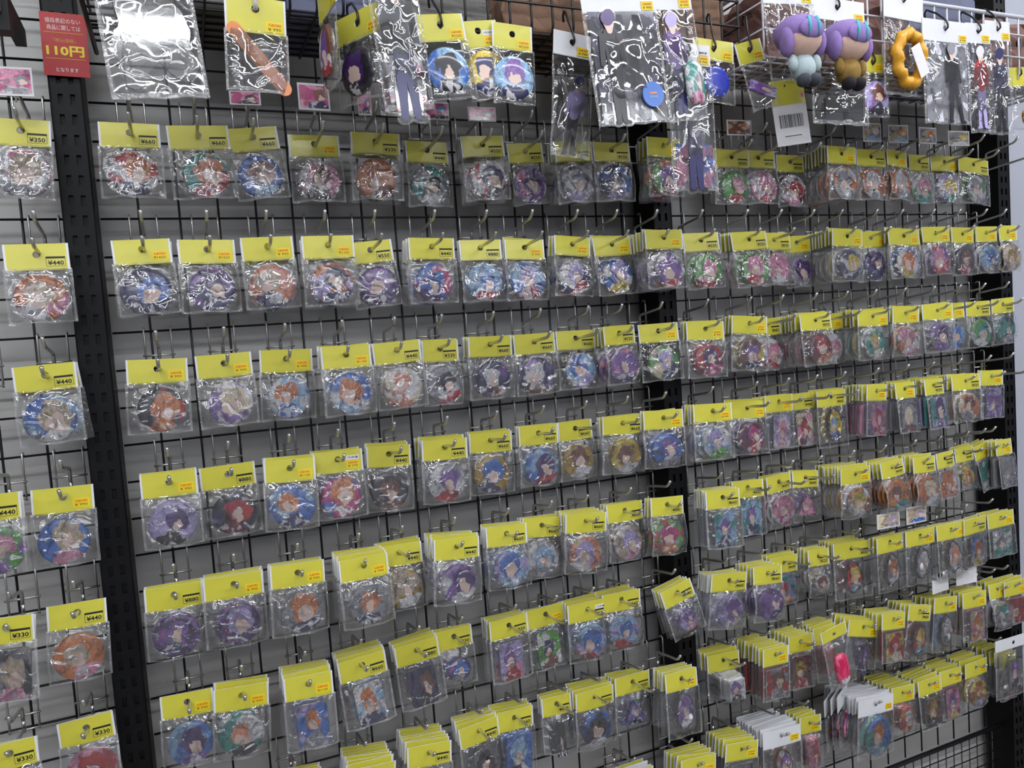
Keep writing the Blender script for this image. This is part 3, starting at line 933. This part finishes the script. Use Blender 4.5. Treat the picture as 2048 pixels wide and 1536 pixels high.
# ------------------------------------------------------------------ small cards standing on the upper arms
def show_card(rect, depth, kind, label, rot=0):
    x0, y0, x1, y1 = rect
    a, b, c = at(x0, y0, depth), at(x1, y0, depth), at(x0, y1, depth)
    w, h = (b - a).length, (c - a).length
    ctr = at((x0 + x1) / 2, (y0 + y1) / 2, depth)
    r = empty('show_card', ctr - Vector((0, 0, h / 2)), (0, rot, random.uniform(-.1, .1))); tag(r, label, 'card', 'small show cards on the upper hook arms')
    mb = MB(); mb.box((0, 0, h / 2), (w, .0012, h)); put('sleeve', mb.mesh('card_sleeve', [MT['paper']]), r)
    if kind == 'white':
        mb = MB(); n = 10
        mb.add([(math.cos(math.pi * k / (n - 1)) * w * .17, -.0009, h - abs(math.sin(math.pi * k / (n - 1))) * h * .26) for k in range(n)], [tuple(range(n))])
        put('thumb_notch', mb.mesh('card_notch', [MT['black_metal']]), r)
    else:
        mb = MB(); mb.add([(-w * .45, -.0009, h * .08), (w * .45, -.0009, h * .08), (w * .45, -.0009, h * .92), (-w * .45, -.0009, h * .92)], [(0, 1, 2, 3)])
        g = put('print', mb.mesh('card_print', [MT['print']], uv=lambda co: (co.x / (w * .45), (co.z - h / 2) / (h * .42))), r)
        set_print(g, kind, random.Random(int(x0)))
        g['px'] = .45; g['py'] = .1; g['ps'] = .8
    # wire clip under the card
    mb = MB(); mb.tube([(0, .001, h * .3), (0, .003, 0), (0, .003, -.006)], .0012, 6); put('clip', mb.mesh('card_clip', [MT['chrome']], True), r)
for rect, kind, lb in [((-12, 134, 66, 192), 'pMee', 'pink show card on the arm before the red-sign post'), ((459, 182, 521, 210), 'pMkk', 'pink show card under the bag with the orange stick'),
                       ((596, 167, 659, 221), 'pMBn', 'pink show card below the edge-on yellow-header bag'), ((716, 183, 742, 231), 'pMPn', 'pink show card mostly behind the pink-backed figure bag'),
                       ((850, 204, 898, 240), 'pMbk', 'pink show card under the badge with the blue moon shape'), ((936, 214, 991, 243), 'pMtk', 'pink show card under the badge with the gold edge'),
                       ((1455, 240, 1501, 271), 'hBoB', 'brown show card beside the tall pink-footed figure bag'), ((1726, 246, 1762, 284), 'hewl', 'beige show card under the bag with the purple round badge'),
                       ((1778, 250, 1814, 286), 'heOl', 'beige show card under the orange scrunchie bag'), ((1838, 255, 1872, 288), 'heoe', 'beige show card under the bag with the striding black figure'),
                       ((1898, 262, 1936, 292), 'heyw', 'beige show card under the narrow red-marked figure bag'),
                       ((1756, 1026, 1797, 1056), 'hcLe', 'cream show card below the blue-backed orange badge stack, fifth row'), ((1813, 1012, 1851, 1046), 'hcLb', 'cream show card below the amber badge and figure bag, fifth row'),
                       ((1863, 1146, 1898, 1184), 'white', 'blank white notched card below the pale figure charm, sixth row'), ((1914, 1130, 1951, 1168), 'white', 'blank white notched card below the blue portrait card, sixth row')]:
    show_card(rect, .088, kind, lb)

# ------------------------------------------------------------------ red price sign on the first upright
a, b, c = at(80, 24, .0385), at(173, 30, .0385), at(94, 152, .0385)
SW, SH = (b - a).length, (c - a).length
r = empty('price_sign', at(130, 90, .0385), (0, .015, 0)); tag(r, 'red card sign with white and yellow Japanese lettering on the slotted post', 'sign')
mb = MB(); mb.box((0, 0, 0), (SW, .0012, SH)); put('card', mb.mesh('sign_card', [MT['red_sign']]), r)
mb = MB()
add_text(mb, '\u5024\u6bb5\u8868\u8a18\u306e\u306a\u3044', (-.0005, -.0008, SH * .375), SH * .08, 0, .0, SW * .76)
add_text(mb, '\u5546\u54c1\u306b\u95a2\u3057\u3066\u306f', (0, -.0008, SH * .265), SH * .08, 0, .0, SW * .72)
put('white_lettering', mb.mesh('sign_white_text', [MT['sign_white']]), r)
mb = MB()
add_text(mb, '\u3068\u306a\u308a\u307e\u3059', (.0005, -.0008, -SH * .40), SH * .065, 0, .01, SW * .48)
put('lower_lettering', mb.mesh('sign_white_text', [MT['sign_white']]), r)
mb = MB()
add_text(mb, '110\u5186', (0, -.0008, -SH * .10), SH * .17, 0, .03, SW * .82)
put('yellow_lettering', mb.mesh('sign_yellow_text', [MT['sign_yellow']]), r)
mb = MB()
quad(mb, 0, SH * .185, SW * .86, .0009, -.0008, 0); quad(mb, 0, -SH * .225, SW * .86, .0009, -.0008, 0)
add_text(mb, '\u300c\u7a0e\u8fbc\u4fa1\u683c\u300d', (0, -.0008, SH * .065), SH * .066, 0, .0, SW * .48)
put('gold_lettering', mb.mesh('sign_gold_text', [MT['sign_gold']]), r)

# ------------------------------------------------------------------ goods hanging in front of the baskets
_hb = [0]
def hang(tl, tr, bl, depth, label, header='w', hh=.03, sticker=True, yaw=0.0, pitch=0.0, w=None, h=None, note=None, wrinkle=0, cat='bag', lift=.05, hook=True, film=True, taut=False):
    L, R, B = at(*tl, depth), at(*tr, depth), at(*bl, depth)
    w = w or (R - L).length; h = h or (B - L).length
    roll = math.atan2(R.z - L.z, R.x - L.x) if not yaw else 0
    ctr = (L + R) / 2 if not yaw else L + Vector((math.cos(yaw), math.sin(yaw), 0)) * w / 2
    off = Vector((math.sin(roll), 0, -math.cos(roll))) * .0125
    root = empty('hanging_bag', ctr + off, (pitch, -roll, yaw)); tag(root, label, cat, 'bags hanging from the basket shelves')
    if header: put('header_card', card_mesh(round(w, 4), hh, header == 'w'), root)
    if header and sticker: put('price_label', label_mesh('O' + (sticker if isinstance(sticker, str) else '\u00a5 990')), root, (w / 2 - .0125, -.0012, .0125 - hh + .0085))
    if note: put('condition_label', note_mesh(note, .016), root, (w / 2 - .0125, -.0012, .0125 - hh + .0185))
    _hb[0] += 1
    top = .0125 - (hh - .001 if header else 0); bot = .0125 - h
    if film: put('film_pouch', film_mesh(w + .003, top, bot, 'q', (top + bot) / 2, (30 if taut else 20) + _hb[0] % 6, big=True), root)
    if hook:
        p = root.location
        hk = empty('hang_hook', p); tag(hk, ' '.join(('black hanging loop on the ' + label.replace(',', '')).split()[:16]), 'hook', 'black loops hanging from the baskets')
        dy = -.1965 - p.y
        mb = MB(); mb.tube([(0, .006, -.004), (0, -.001, -.0038), (0, -.006, -.001), (0, -.006, .004), (0, -.003, .012), (0, dy * .5, .03), (0, dy, lift), (0, dy + .004, lift + .003), (0, dy + .008, lift - .002), (0, dy + .007, lift - .01)], .0016, 7)
        put('loop', mb.mesh('hang_loop', [MT['black_wire']], True), hk)
    return root, w, h

def inset(root, w, h, kind, u, v, code, scale=1.0, roll=0.0, name=None, dy=0.0, seed=3):
    g = put(name or GOOD[kind][0], good_mesh(kind), root, ((u - .5) * w, -.0014 - dy, .0125 - v * h), (0, roll, 0))
    g.scale = (scale, 1, scale) if not isinstance(scale, tuple) else (scale[0], 1, scale[1])
    set_print(g, code, random.Random(seed + int(u * 100) + _hb[0]))
    return g

def silhouette(parts_):
    """plain figure made of tapered strips and rounds; returns list of outlines"""
    return parts_
def figure(root, w, h, u, v, size, cols, name='figure_plate', lean=0.0, stride=.05):
    """clear acrylic plate with a plain standing figure: hair, head, jacket, legs, shoes"""
    r = put(name, None, root) if False else None
    X0, Z0 = (u - .5) * w, .0125 - v * h
    s = size
    def strip(p0, p1, r0, r1, y, grow=0.0):
        a, b = Vector((p0[0], p0[1])), Vector((p1[0], p1[1])); d = (b - a).normalized(); nrm = Vector((-d.y, d.x)); pts = []
        for k in range(7):
            t = math.pi / 2 + math.pi * k / 6; pts.append(a + (d * math.cos(t) + nrm * math.sin(t)) * (r0 + grow))
        for k in range(7):
            t = -math.pi / 2 + math.pi * k / 6; pts.append(b + (d * math.cos(t) + nrm * math.sin(t)) * (r1 + grow))
        return [(X0 + (p.x + lean * p.y) * s, y, Z0 + p.y * s) for p in pts]
    L_ = [('shoe', (-stride - .02, -.48), (-stride + .02, -.47), .018, .02), ('shoe', (stride, -.47), (stride + .05, -.48), .02, .016),
          ('legs', (-stride, -.46), (-.02, 0), .026, .045), ('legs', (stride, -.46), (.03, 0), .026, .045),
          ('jacket', (0, .0), (0, .26), .062, .07), ('jacket', (-.085, .25), (-.11, .02), .03, .024), ('jacket', (.085, .25), (.11, .02), .03, .024),
          ('pale', (0, .3), (0, .36), .03, .055), ('hair', (-.01, .40), (.01, .42), .064, .06)]
    mb = MB()
    for nm, p0, p1, r0, r1 in L_:
        o = strip(p0, p1, r0, r1, -.0030, .022); n = len(o)
        mb.add(o, [tuple(range(n))])
    plate = put(name, mb.mesh('figure_plate', [MT['acrylic']]), root)
    mb = MB(); mats = []
    for i, (nm, p0, p1, r0, r1) in enumerate(L_):
        o = strip(p0, p1, r0, r1, -.0034 - i * .0002); n = len(o)
        c = cols[{'shoe': 3, 'legs': 2, 'jacket': 1, 'pale': 4, 'hair': 0}[nm]] if nm != 'pale' else 'f'
        m = flat(c)
        if m not in mats: mats.append(m)
        mb.add(o, [tuple(range(n))], mats.index(m))
    put('figure_print', mb.mesh('figure_print', mats), plate)
    return plate

def backing(root, w, h, u0, v0, u1, v1, code, name='backing_card', y=-.0009):
    mb = MB(); cx, cz = ((u0 + u1) / 2 - .5) * w, .0125 - (v0 + v1) / 2 * h; a, b = (u1 - u0) * w / 2, (v1 - v0) * h / 2
    mb.box((0, 0, 0), (2 * a, .0008, 2 * b))
    o = put(name, mb.mesh('backing', [MT['print']], uv=lambda co: (co.x / a * .9, co.z / b * .9)), root, (cx, y, cz))
    set_print(o, code, random.Random(len(name) + int(u0 * 50))); o['ps'] = .02; return o

# 1 large clear bag with only clear plates in it
r, w, h = hang((178, -70), (372, -62), (206, 203), .27, 'large glaring clear bag of see-through plates beside the red sign', None, pitch=-.06, hook=False, taut=True)
for (u, v, s, ro) in [(.45, .45, 1.9, .5), (.68, .62, 1.5, -.4), (.3, .72, 1.2, .2)]:
    mb = MB(); n = 28
    pts = [((1 + .2 * math.sin(3 * 2 * math.pi * k / n + ro) + .1 * math.sin(5 * 2 * math.pi * k / n)) * .016 * s * math.cos(2 * math.pi * k / n), (1 + .2 * math.sin(3 * 2 * math.pi * k / n)) * .021 * s * math.sin(2 * math.pi * k / n)) for k in range(n)]
    mb.add([(x, -.0035, z) for x, z in pts] + [(x, -.0005, z) for x, z in pts], [tuple(range(n))] + [(k, (k + 1) % n, n + (k + 1) % n, n + k) for k in range(n)])
    put('clear_plate', mb.mesh('clear_plate', [MT['acrylic']]), r, ((u - .5) * w, -.001, .0125 - v * h), (0, ro, 0))
put('film_back', film_mesh(w, .0125, .0125 - h, 'q', -.05, 31, big=True), r, (0, .003, 0))
mb = MB(); mb.tube([(0, .002, .011), (0, .03, .03), (0, .072, .05)], .0014, 6)

# 2 orange stick
for q in (1, 0):
    r, w, h = hang((447, -14), (570, 4), (449, 179), .25 - .012 * q, ['yellow-header bag holding a slanted orange stick charm', 'second bag with an orange stick behind the first one'][q], 'y', .0385, hook=False)
    mb = MB(); L2, W2 = .039, .0075
    pts = [(-L2 + W2 * math.cos(t), W2 * math.sin(t)) for t in [math.pi / 2 + math.pi * k / 8 for k in range(9)]] + [(L2 + W2 * math.cos(t), W2 * math.sin(t)) for t in [-math.pi / 2 + math.pi * k / 8 for k in range(9)]]
    n = len(pts)
    mb.add([(x, 0, z) for x, z in pts] + [(x, -.003, z) for x, z in pts], [tuple(range(n, 2 * n))] + [(k, (k + 1) % n, n + (k + 1) % n, n + k) for k in range(n)])
    st = put('stick_charm', mb.mesh('stick_charm', [flat('o')]), r, (.002, -.0015, .0125 - .655 * h), (0, .86, 0))
    mb = MB(); add_text(mb, '\u5de8\u4eba\u30d5\u30a1\u30f3', (-.008, -.0034, 0), .0082, 0, .008, .040); put('lettering', mb.mesh('stick_text', [flat('c')]), st)
    mb = MB(); mb.add([(.030 + .0085 * math.cos(2 * math.pi * k / 16), -.0033, .0066 * math.sin(2 * math.pi * k / 16)) for k in range(16)], [tuple(range(16))]); put('pale_patch', mb.mesh('stick_patch', [flat('s')]), st)
k_ = empty('hang_hook', r.location); tag(k_, 'white peg through the orange stick bag', 'hook')
mb = MB(); mb.tube([(0, .055, .02), (0, .01, .004), (0, -.004, -.001), (0, -.006, .004), (0, -.007, .02)], .0024, 8); put('peg', mb.mesh('white_peg', [MT['white_wire']], True), k_)

# 3 edge-on bag, 4 turned bag with a dark badge
r, w, h = hang((634, -18), (660, -18), (640, 180), .215, 'yellow-header bag turned edge-on between orange stick and dark badge', 'y', .042, yaw=-1.50, w=.075, h=.125, lift=.03)
inset(r, w, h, 'r', .5, .66, 'wBPr')
r, w, h = hang((670, 44), (745, 6), (672, 180), .2, 'yellow-header bag turned aside, holding a dark violet badge', 'y', .032, yaw=-1.08, w=.078, h=.105, lift=.035)
inset(r, w, h, 'r', .5, .66, 'kkvk')
# 5 figure with dark coat
r, w, h = hang((722, -30), (800, -28), (730, 232), .22, 'pink-backed clear bag behind the dark-coated figure', None, hook=False)
backing(r, w, h, .08, .72, .92, .97, 'prpr', 'pink_card')
r, w, h = hang((727, -70), (824, -66), (776, 222), .27, 'long clear bag with a dark-coated figure over pink', None, hook=False)
backing(r, w, h, .12, .62, .9, .96, 'pwrw', 'pink_card'); figure(r, w, h, .5, .56, .17, 'Bknk', stride=.045)
# 6-8 three yellow badges
r, w, h = hang((828, 30), (923, 27), (846, 206), .225, 'yellow-header bag with a dark badge showing a light blue crescent', 'y', .033, '\u00a52200', lift=.045); inset(r, w, h, 'r', .45, .66, 'lbkk'); 
r, w, h = hang((912, 44), (990, 40), (920, 206), .215, 'yellow-header bag with a navy badge edged in gold', 'y', .034, '\u00a52640', note='\u30a4\u30bf\u30df\u3042\u308a(\u88cf)', lift=.04, hook=False); inset(r, w, h, 'r', .5, .66, 'yGnn')
r, w, h = hang((983, 43), (1063, 55), (990, 207), .22, 'yellow-header bag with a purple-topped badge by the kraft parcel', 'y', .033, '\u00a52200', lift=.04, hook=False); inset(r, w, h, 'r', .48, .68, 'llPn')
# 9-12 figures
r, w, h = hang((1107, 58), (1182, 74), (1116, 312), .21, 'narrow white-header bag with a small blue-haired figure', 'w', .032, lift=.045)
figure(r, w, h, .55, .66, .11, 'nLkk', lean=.15)
r, w, h = hang((1155, -34), (1302, -34), (1181, 256), .265, 'big white-header bag with a black-suited figure and blue disc', 'w', .038, lift=.06, taut=True)
bk = backing(r, w, h, .06, .2, .96, .985, 'eePe', 'dark_backing')
for nm, c in (('bg', (70, 68, 78)), ('accent', (86, 82, 110)), ('lower', (190, 188, 200))): bk[nm] = list(lin(c))
figure(r, w, h, .30, .585, .150, 'vkkk', stride=.03)
mb = MB(); n = 32; mb.add([(.0165 * math.cos(2 * math.pi * k / n), 0, .0165 * math.sin(2 * math.pi * k / n)) for k in range(n)] + [(.0165 * math.cos(2 * math.pi * k / n), -.003, .0165 * math.sin(2 * math.pi * k / n)) for k in range(n)], [tuple(range(n, 2 * n))] + [(k, (k + 1) % n, n + (k + 1) % n, n + k) for k in range(n)])
ds = put('blue_disc', mb.mesh('blue_disc', [flat('b')]), r, (.265 * w, -.003, .0125 - .80 * h))
mb = MB(); add_text(mb, 'SQUAD', (0, -.0034, -.0035), .0038, 0, .03, .0125); quad(mb, 0, .0015, .011, .0028, -.0034, 1); put('lettering', mb.mesh('disc_text', [flat('l'), flat('o')]), ds)
r, w, h = hang((1300, -34), (1376, -34), (1326, 246), .25, 'white-header bag with a blue figure and striped oval card', 'w', .036, lift=.05)
figure(r, w, h, .35, .58, .14, 'LPnk', stride=.03); inset(r, w, h, 'o', .68, .74, 'wtep', (1.1, .95), dy=.002)
r, w, h = hang((1330, 84), (1418, 92), (1332, 382), .225, 'tall white-header bag with a dark-trousered figure over pink', 'w', .030, note='\u958b\u5c01\u6e08', lift=.04)
backing(r, w, h, .08, .68, .93, .97, 'pbrp', 'pink_card'); figure(r, w, h, .5, .585, .175, 'Lenk', stride=.04)
# 13-14
r, w, h = hang((1385, 74), (1466, 86), (1390, 205), .2, 'yellow-header bag with a plain deep blue round disc', 'y', .030, lift=.05); g = inset(r, w, h, 'i', .52, .66, 'bbbb', 1.25)
for nm in ('bg', 'accent', 'upper', 'lower', 'pale'): g[nm] = list(lin((50, 66, 190)))
r, w, h = hang((1468, 90), (1519, 76), (1462, 228), .2, 'yellow-header bag with a slanted purple bar charm', 'y', .032, lift=.05); inset(r, w, h, 'k', .52, .72, 'PLPL', 1.0, -1.05)
# 15-16 plush dolls
def plush(root, x, z, s):
    d = put('plush_doll', None, root) if False else None
    def ball(c, rx, ry, rz, mat, name, cut=None, n=18, m=12):
        mb = MB(); vs = []
        for j in range(m + 1):
            ph = -math.pi / 2 + math.pi * j / m
            for i in range(n):
                t = 2 * math.pi * i / n
                q = 1 + .03 * math.sin(5 * t + 3 * ph)
                vs.append((c[0] + rx * q * math.cos(ph) * math.cos(t), c[1] + ry * q * math.cos(ph) * math.sin(t), c[2] + rz * math.sin(ph)))
        fs = [(j * n + i, j * n + (i + 1) % n, (j + 1) * n + (i + 1) % n, (j + 1) * n + i) for j in range(m) for i in range(n)]
        mb.add(vs, fs); return put(name, mb.mesh('plush_' + name, [mat], True), root, (x, -.03 * s, z))
    hd = ball((0, 0, 0), .026 * s, .022 * s, .022 * s, MT['plush_skin'], 'head')
    ball((0, .003 * s, .0085 * s), .0290 * s, .0268 * s, .0205 * s, MT['plush_hair'], 'hair')
    mb = MB()
    for sx in (-.7, .5): mb.tube([(sx * .010 * s + .003 * s, -.0205 * s, .019 * s), (sx * .0115 * s, -.0262 * s, .008 * s), (sx * .0125 * s, -.0235 * s, -.004 * s)], [.0022 * s, .002 * s, .0006 * s], 6)
    put('fringe', mb.mesh('plush_fringe', [MT['plush_teal']], True), root, (x, -.03 * s, z))
    for sx in (-1, 1): ball((sx * .0245 * s, -.004 * s, -.004 * s), .0065 * s, .011 * s, .017 * s, MT['plush_hair'], 'side_hair', n=12, m=8)
    ball((0, -.0205 * s, .0065 * s), .019 * s, .005 * s, .0115 * s, MT['plush_hair'], 'bangs', n=14, m=8)
    ball((0, 0, -.032 * s), .016 * s, .013 * s, .017 * s, MT['plush_body'], 'body')
    for sx in (-1, 1):
        ball((sx * .018 * s, -.004 * s, -.028 * s), .006 * s, .006 * s, .010 * s, MT['plush_body'], 'arm', n=10, m=8)
        ball((sx * .008 * s, -.008 * s, -.049 * s), .007 * s, .010 * s, .008 * s, MT['plush_dark'], 'leg', n=10, m=8)
MT['plush_skin'] = plain('plush_skin', (226, 190, 172), .9, noise=.08, nscale=200, bump=.2)
MT['plush_hair'] = plain('plush_hair', (150, 124, 186), .9, noise=.2, nscale=120, bump=.3)
MT['plush_teal'] = plain('plush_teal', (92, 186, 200), .9, noise=.15, nscale=120)
MT['plush_body'] = plain('plush_cloth', (186, 202, 206), .9, noise=.2, nscale=150)
MT['plush_dark'] = plain('plush_dark_cloth', (70, 74, 84), .9, noise=.2, nscale=150)
r, w, h = hang((1522, -28), (1622, -24), (1524, 162), .235, 'clear bag with a lavender plush doll in pale grey clothes', 'w', .025, lift=.05); plush(r, -.022, -.078, 1.22)
MT['plush_body'] = plain('plush_bright_cloth', (150, 120, 60), .9, noise=.5, nscale=90)
MT['plush_dark'] = plain('plush_shoes', (40, 34, 40), .9, noise=.2, nscale=150)
r, w, h = hang((1616, -10), (1727, 6), (1618, 246), .22, 'tall clear bag with a lavender plush doll in bright clothes', 'w', .034, lift=.05); plush(r, -.022, -.073, 1.25)
# 17 barcode tag
r = empty('barcode_tag', at(1580, 225, .17), (0, -.12, -.15)); tag(r, 'yellow and white paper tag with a barcode below the plush dolls', 'tag')
a, b, c = at(1550, 165, .17), at(1610, 165, .17), at(1550, 296, .17); w, h = (b - a).length, (c - a).length
mb = MB(); mb.box((0, 0, 0), (w, .001, h)); put('card', mb.mesh('tag_card', [MT['paper']]), r)
mb = MB(); quad(mb, 0, h * .31, w, h * .38, -.0007, 0); put('yellow_top', mb.mesh('tag_top', [MT['yellow']]), r)
mb = MB(); x = -w * .34
while x < w * .34:
    bw = random.choice([.0006, .0009, .0014]); quad(mb, x, -h * .13, bw, h * .2, -.0007, 0); x += bw + random.choice([.0007, .0012])
quad(mb, 0, -h * .36, w * .5, .0012, -.0007, 0); put('barcode', mb.mesh('tag_bars', [MT['ink']]), r)
mb = MB(); mb.add([(w * .42 + .003 * math.cos(k), -.0009, h * .24 + .004 * math.sin(k)) for k in [2 * math.pi * q / 12 for q in range(12)]], [tuple(range(12))]); put('red_dot', mb.mesh('tag_dot', [flat('r')]), r)
mb = MB(); mb.tube([(-.004, -.002, h * .40), (-.002, .003, h * .46), (0, .006, h * .6)], .0013, 6); put('tie', mb.mesh('tag_tie', [MT['black_wire']], True), r)
# 18-23
r, w, h = hang((1720, 108), (1766, 110), (1722, 236), .2, 'yellow-header bag with a purple and dark round badge', 'y', .030, lift=.06); inset(r, w, h, 'r', .45, .70, 'LPBk')
r, w, h = hang((1766, -24), (1845, -8), (1770, 188), .215, 'white-header bag holding an orange scrunchie', 'w', .045, False, lift=.05)
mb = MB(); n, m = 48, 10; vs = []; rg = random.Random(4)
for i in range(n):
    t = 2 * math.pi * i / n; R1, R2 = .030 + .0015 * math.sin(3 * t), .040
    for j in range(m):
        p = 2 * math.pi * j / m; rr = .0095 * (1 + .22 * math.sin(9 * t + p) + .12 * math.sin(23 * t + 2 * p))
        vs.append(((R1 + rr * math.cos(p)) * math.cos(t), -.011 + rr * math.sin(p), (R2 + rr * math.cos(p)) * math.sin(t)))
mb.add(vs, [(i * m + j, ((i + 1) % n) * m + j, ((i + 1) % n) * m + (j + 1) % m, i * m + (j + 1) % m) for i in range(n) for j in range(m)])
MT['scrunchie'] = plain('satin_orange', (232, 168, 48), .35, noise=.25, nscale=60, bump=.3)
sc_ = put('scrunchie', mb.mesh('scrunchie', [MT['scrunchie']], True), r, (0, 0, .0125 - .66 * h)); sc_.scale = (.92, 1, 1)
mb = MB(); mb.box((0, 0, 0), (.024, .0008, .052)); tg = put('paper_tag', mb.mesh('scrunchie_tag', [MT['paper']]), sc_, (.010, -.0235, -.006), (0, -.5, 0))
r, w, h = hang((1843, 35), (1933, 47), (1849, 246), .225, 'white-header bag with a striding black figure on white', 'w', .036, lift=.04, taut=True)
bk = backing(r, w, h, .04, .22, .96, .98, 'wwww', 'white_backing')
for nm in ('bg', 'accent', 'upper', 'lower', 'pale'): bk[nm] = list(lin((222, 222, 232)))
figure(r, w, h, .62, .60, .135, 'ekkk', stride=.1, lean=-.1)
r, w, h = hang((1930, 45), (1978, 49), (1934, 266), .22, 'narrow white-header bag with a red-marked pale figure', 'w', .034, lift=.04); figure(r, w, h, .45, .58, .145, 'wrLL')
r, w, h = hang((1968, 40), (2018, 45), (1978, 270), .215, 'narrow white-header bag with a dark blue suited figure', 'w', .034, lift=.04); figure(r, w, h, .45, .6, .15, 'nnkk')
r, w, h = hang((2014, 136), (2056, 134), (2020, 262), .19, 'yellow-header bag with a small orange charm at the far end', 'y', .034, lift=.06); inset(r, w, h, 'u', .5, .8, 'oyry', .5)
# white header bag at the far end of the lowest rows
r, w, h = hang((1990, 1284), (2062, 1262), (2000, 1400), .10, 'white-header bag hanging at the far upright near the bottom', 'w', .024, False, hook=False); inset(r, w, h, 'q', .5, .62, 'eePk')
for q in range(3):
    r, w, h = hang((1648 + 13 * q, 1404 - 4 * q), (1690, 1395), (1655, 1520), .077 + .006 * q, [ 'white-header bag turned edge-on beside the white header pile', 'second edge-on white-header bag beside the white header pile', 'third edge-on white-header bag beside the white header pile'][q], 'w', .03, False, yaw=.52, w=.072, h=.098, hook=False); inset(r, w, h, 'r', .5, .66, 'mpPe', .9)
# loose charm hanging over the seventh row
r, w, h = hang((1640, 1268), (1690, 1242), (1650, 1392), .118, 'tilted clear bag with a glossy crimson and white charm', 'y', .022, False, hook=False); g = inset(r, w, h, 'o', .45, .66, 'rrrw', (1.15, .95))
for nm, c in (('bg', (214, 44, 96)), ('accent', (232, 90, 130)), ('upper', (206, 30, 84)), ('pale', (226, 60, 110)), ('lower', (236, 224, 230))): g[nm] = list(lin(c))

# ------------------------------------------------------------------ what lies in the baskets
MT['kraft'] = plain('kraft_paper', (128, 98, 78), .8, noise=.18, nscale=30, bump=.5, bscale=28)
MT['grey_box'] = plain('grey_box_card', (104, 102, 98), .6, noise=.08)
MT['blue_box'] = plain('dull_blue_card', (92, 96, 122), .6, noise=.2, nscale=20)
MT['brown_cloth'] = plain('brown_wrapped_cloth', (128, 92, 84), .7, noise=.3, nscale=40, bump=.5, bscale=40)
def parcel(name, x0, x1, y0, y1, z1, mat, label, cat, crinkle=.004, film=False):
    z0 = BZ + .0055; n = 7
    mb = MB(); rg = random.Random(int(x0 * 1000))
    bm = bmesh.new(); bmesh.ops.create_cube(bm, size=1.0); bmesh.ops.subdivide_edges(bm, edges=bm.edges[:], cuts=n, use_grid_fill=True)
    for v in bm.verts:
        v.co.x = (x0 + x1) / 2 + v.co.x * (x1 - x0); v.co.y = (y0 + y1) / 2 + v.co.y * (y1 - y0); v.co.z = (z0 + z1) / 2 + v.co.z * (z1 - z0)
        k = crinkle * min(1, (v.co.z - z0) * 60)
        v.co += Vector((rg.uniform(-k, k), rg.uniform(-k, k), rg.uniform(-k, k) if k > 0 else 0))
    bmesh.ops.bevel(bm, geom=[e for e in bm.edges if e.calc_face_angle(0) > .9], offset=.003, segments=1, affect='EDGES')
    me = bpy.data.meshes.new(name); bm.to_mesh(me); bm.free(); me.materials.append(mat)
    o = put(name, me); tag(o, label, cat, 'goods lying in the basket shelves'); return o
parcel('card_box', .02, .17, -.165, -.03, .38, MT['grey_box'], 'grey card box in the black basket by the red-sign post', 'box', .0008)
parcel('card_box', .19, .325, -.17, -.03, .36, MT['blue_box'], 'dull blue card box in the black basket', 'box', .0008)
parcel('card_box', .345, .455, -.17, -.03, .262, MT['grey_box'], 'low grey card box in the black basket behind the yellow headers', 'box', .0008)
parcel('kraft_parcel', .475, .60, -.18, -.04, .40, MT['kraft'], 'crumpled kraft paper parcel in the middle of the black basket', 'parcel')
parcel('kraft_parcel', .625, .70, -.17, -.04, .36, MT['kraft'], 'narrow kraft paper parcel behind the black-suited figure bag', 'parcel')
parcel('kraft_parcel', .725, .838, -.18, -.04, .41, MT['kraft'], 'crumpled kraft paper parcel at the far end of the black basket', 'parcel')
parcel('cloth_pack', .93, 1.07, -.17, -.04, .33, MT['brown_cloth'], 'brown wrapped pack in the white basket behind the plush dolls', 'pack')
parcel('cloth_pack', 1.09, 1.22, -.18, -.03, .345, MT['brown_cloth'], 'brown wrapped pack in the white basket behind the scrunchie', 'pack')
parcel('card_box', 1.24, 1.42, -.17, -.03, .36, MT['blue_box'], 'dark blue box in the white basket behind the figure bags', 'box', .0008)
parcel('cloth_pack', 1.44, 1.63, -.17, -.03, .33, MT['brown_cloth'], 'brown wrapped pack at the far end of the white basket', 'pack')

# dark rounded bracket end at the near top corner
p = at(8, 32, .16)
r = empty('shelf_bracket', p); tag(r, 'black rounded shelf bracket end near the pink show card', 'bracket')
mb = MB(); mb.box((-.006, 0, .012), (.024, .02, .06)); mb.box((-.006, .07, .03), (.012, .15, .02)); put('arm', mb.mesh('bracket_arm', [MT['black_metal']]), r)
mb = MB(); mb.tube([(-.006, -.012, .0), (-.006, -.012, .024)], .006, 10); put('bolt', mb.mesh('bracket_bolt', [MT['chrome']], True), r)
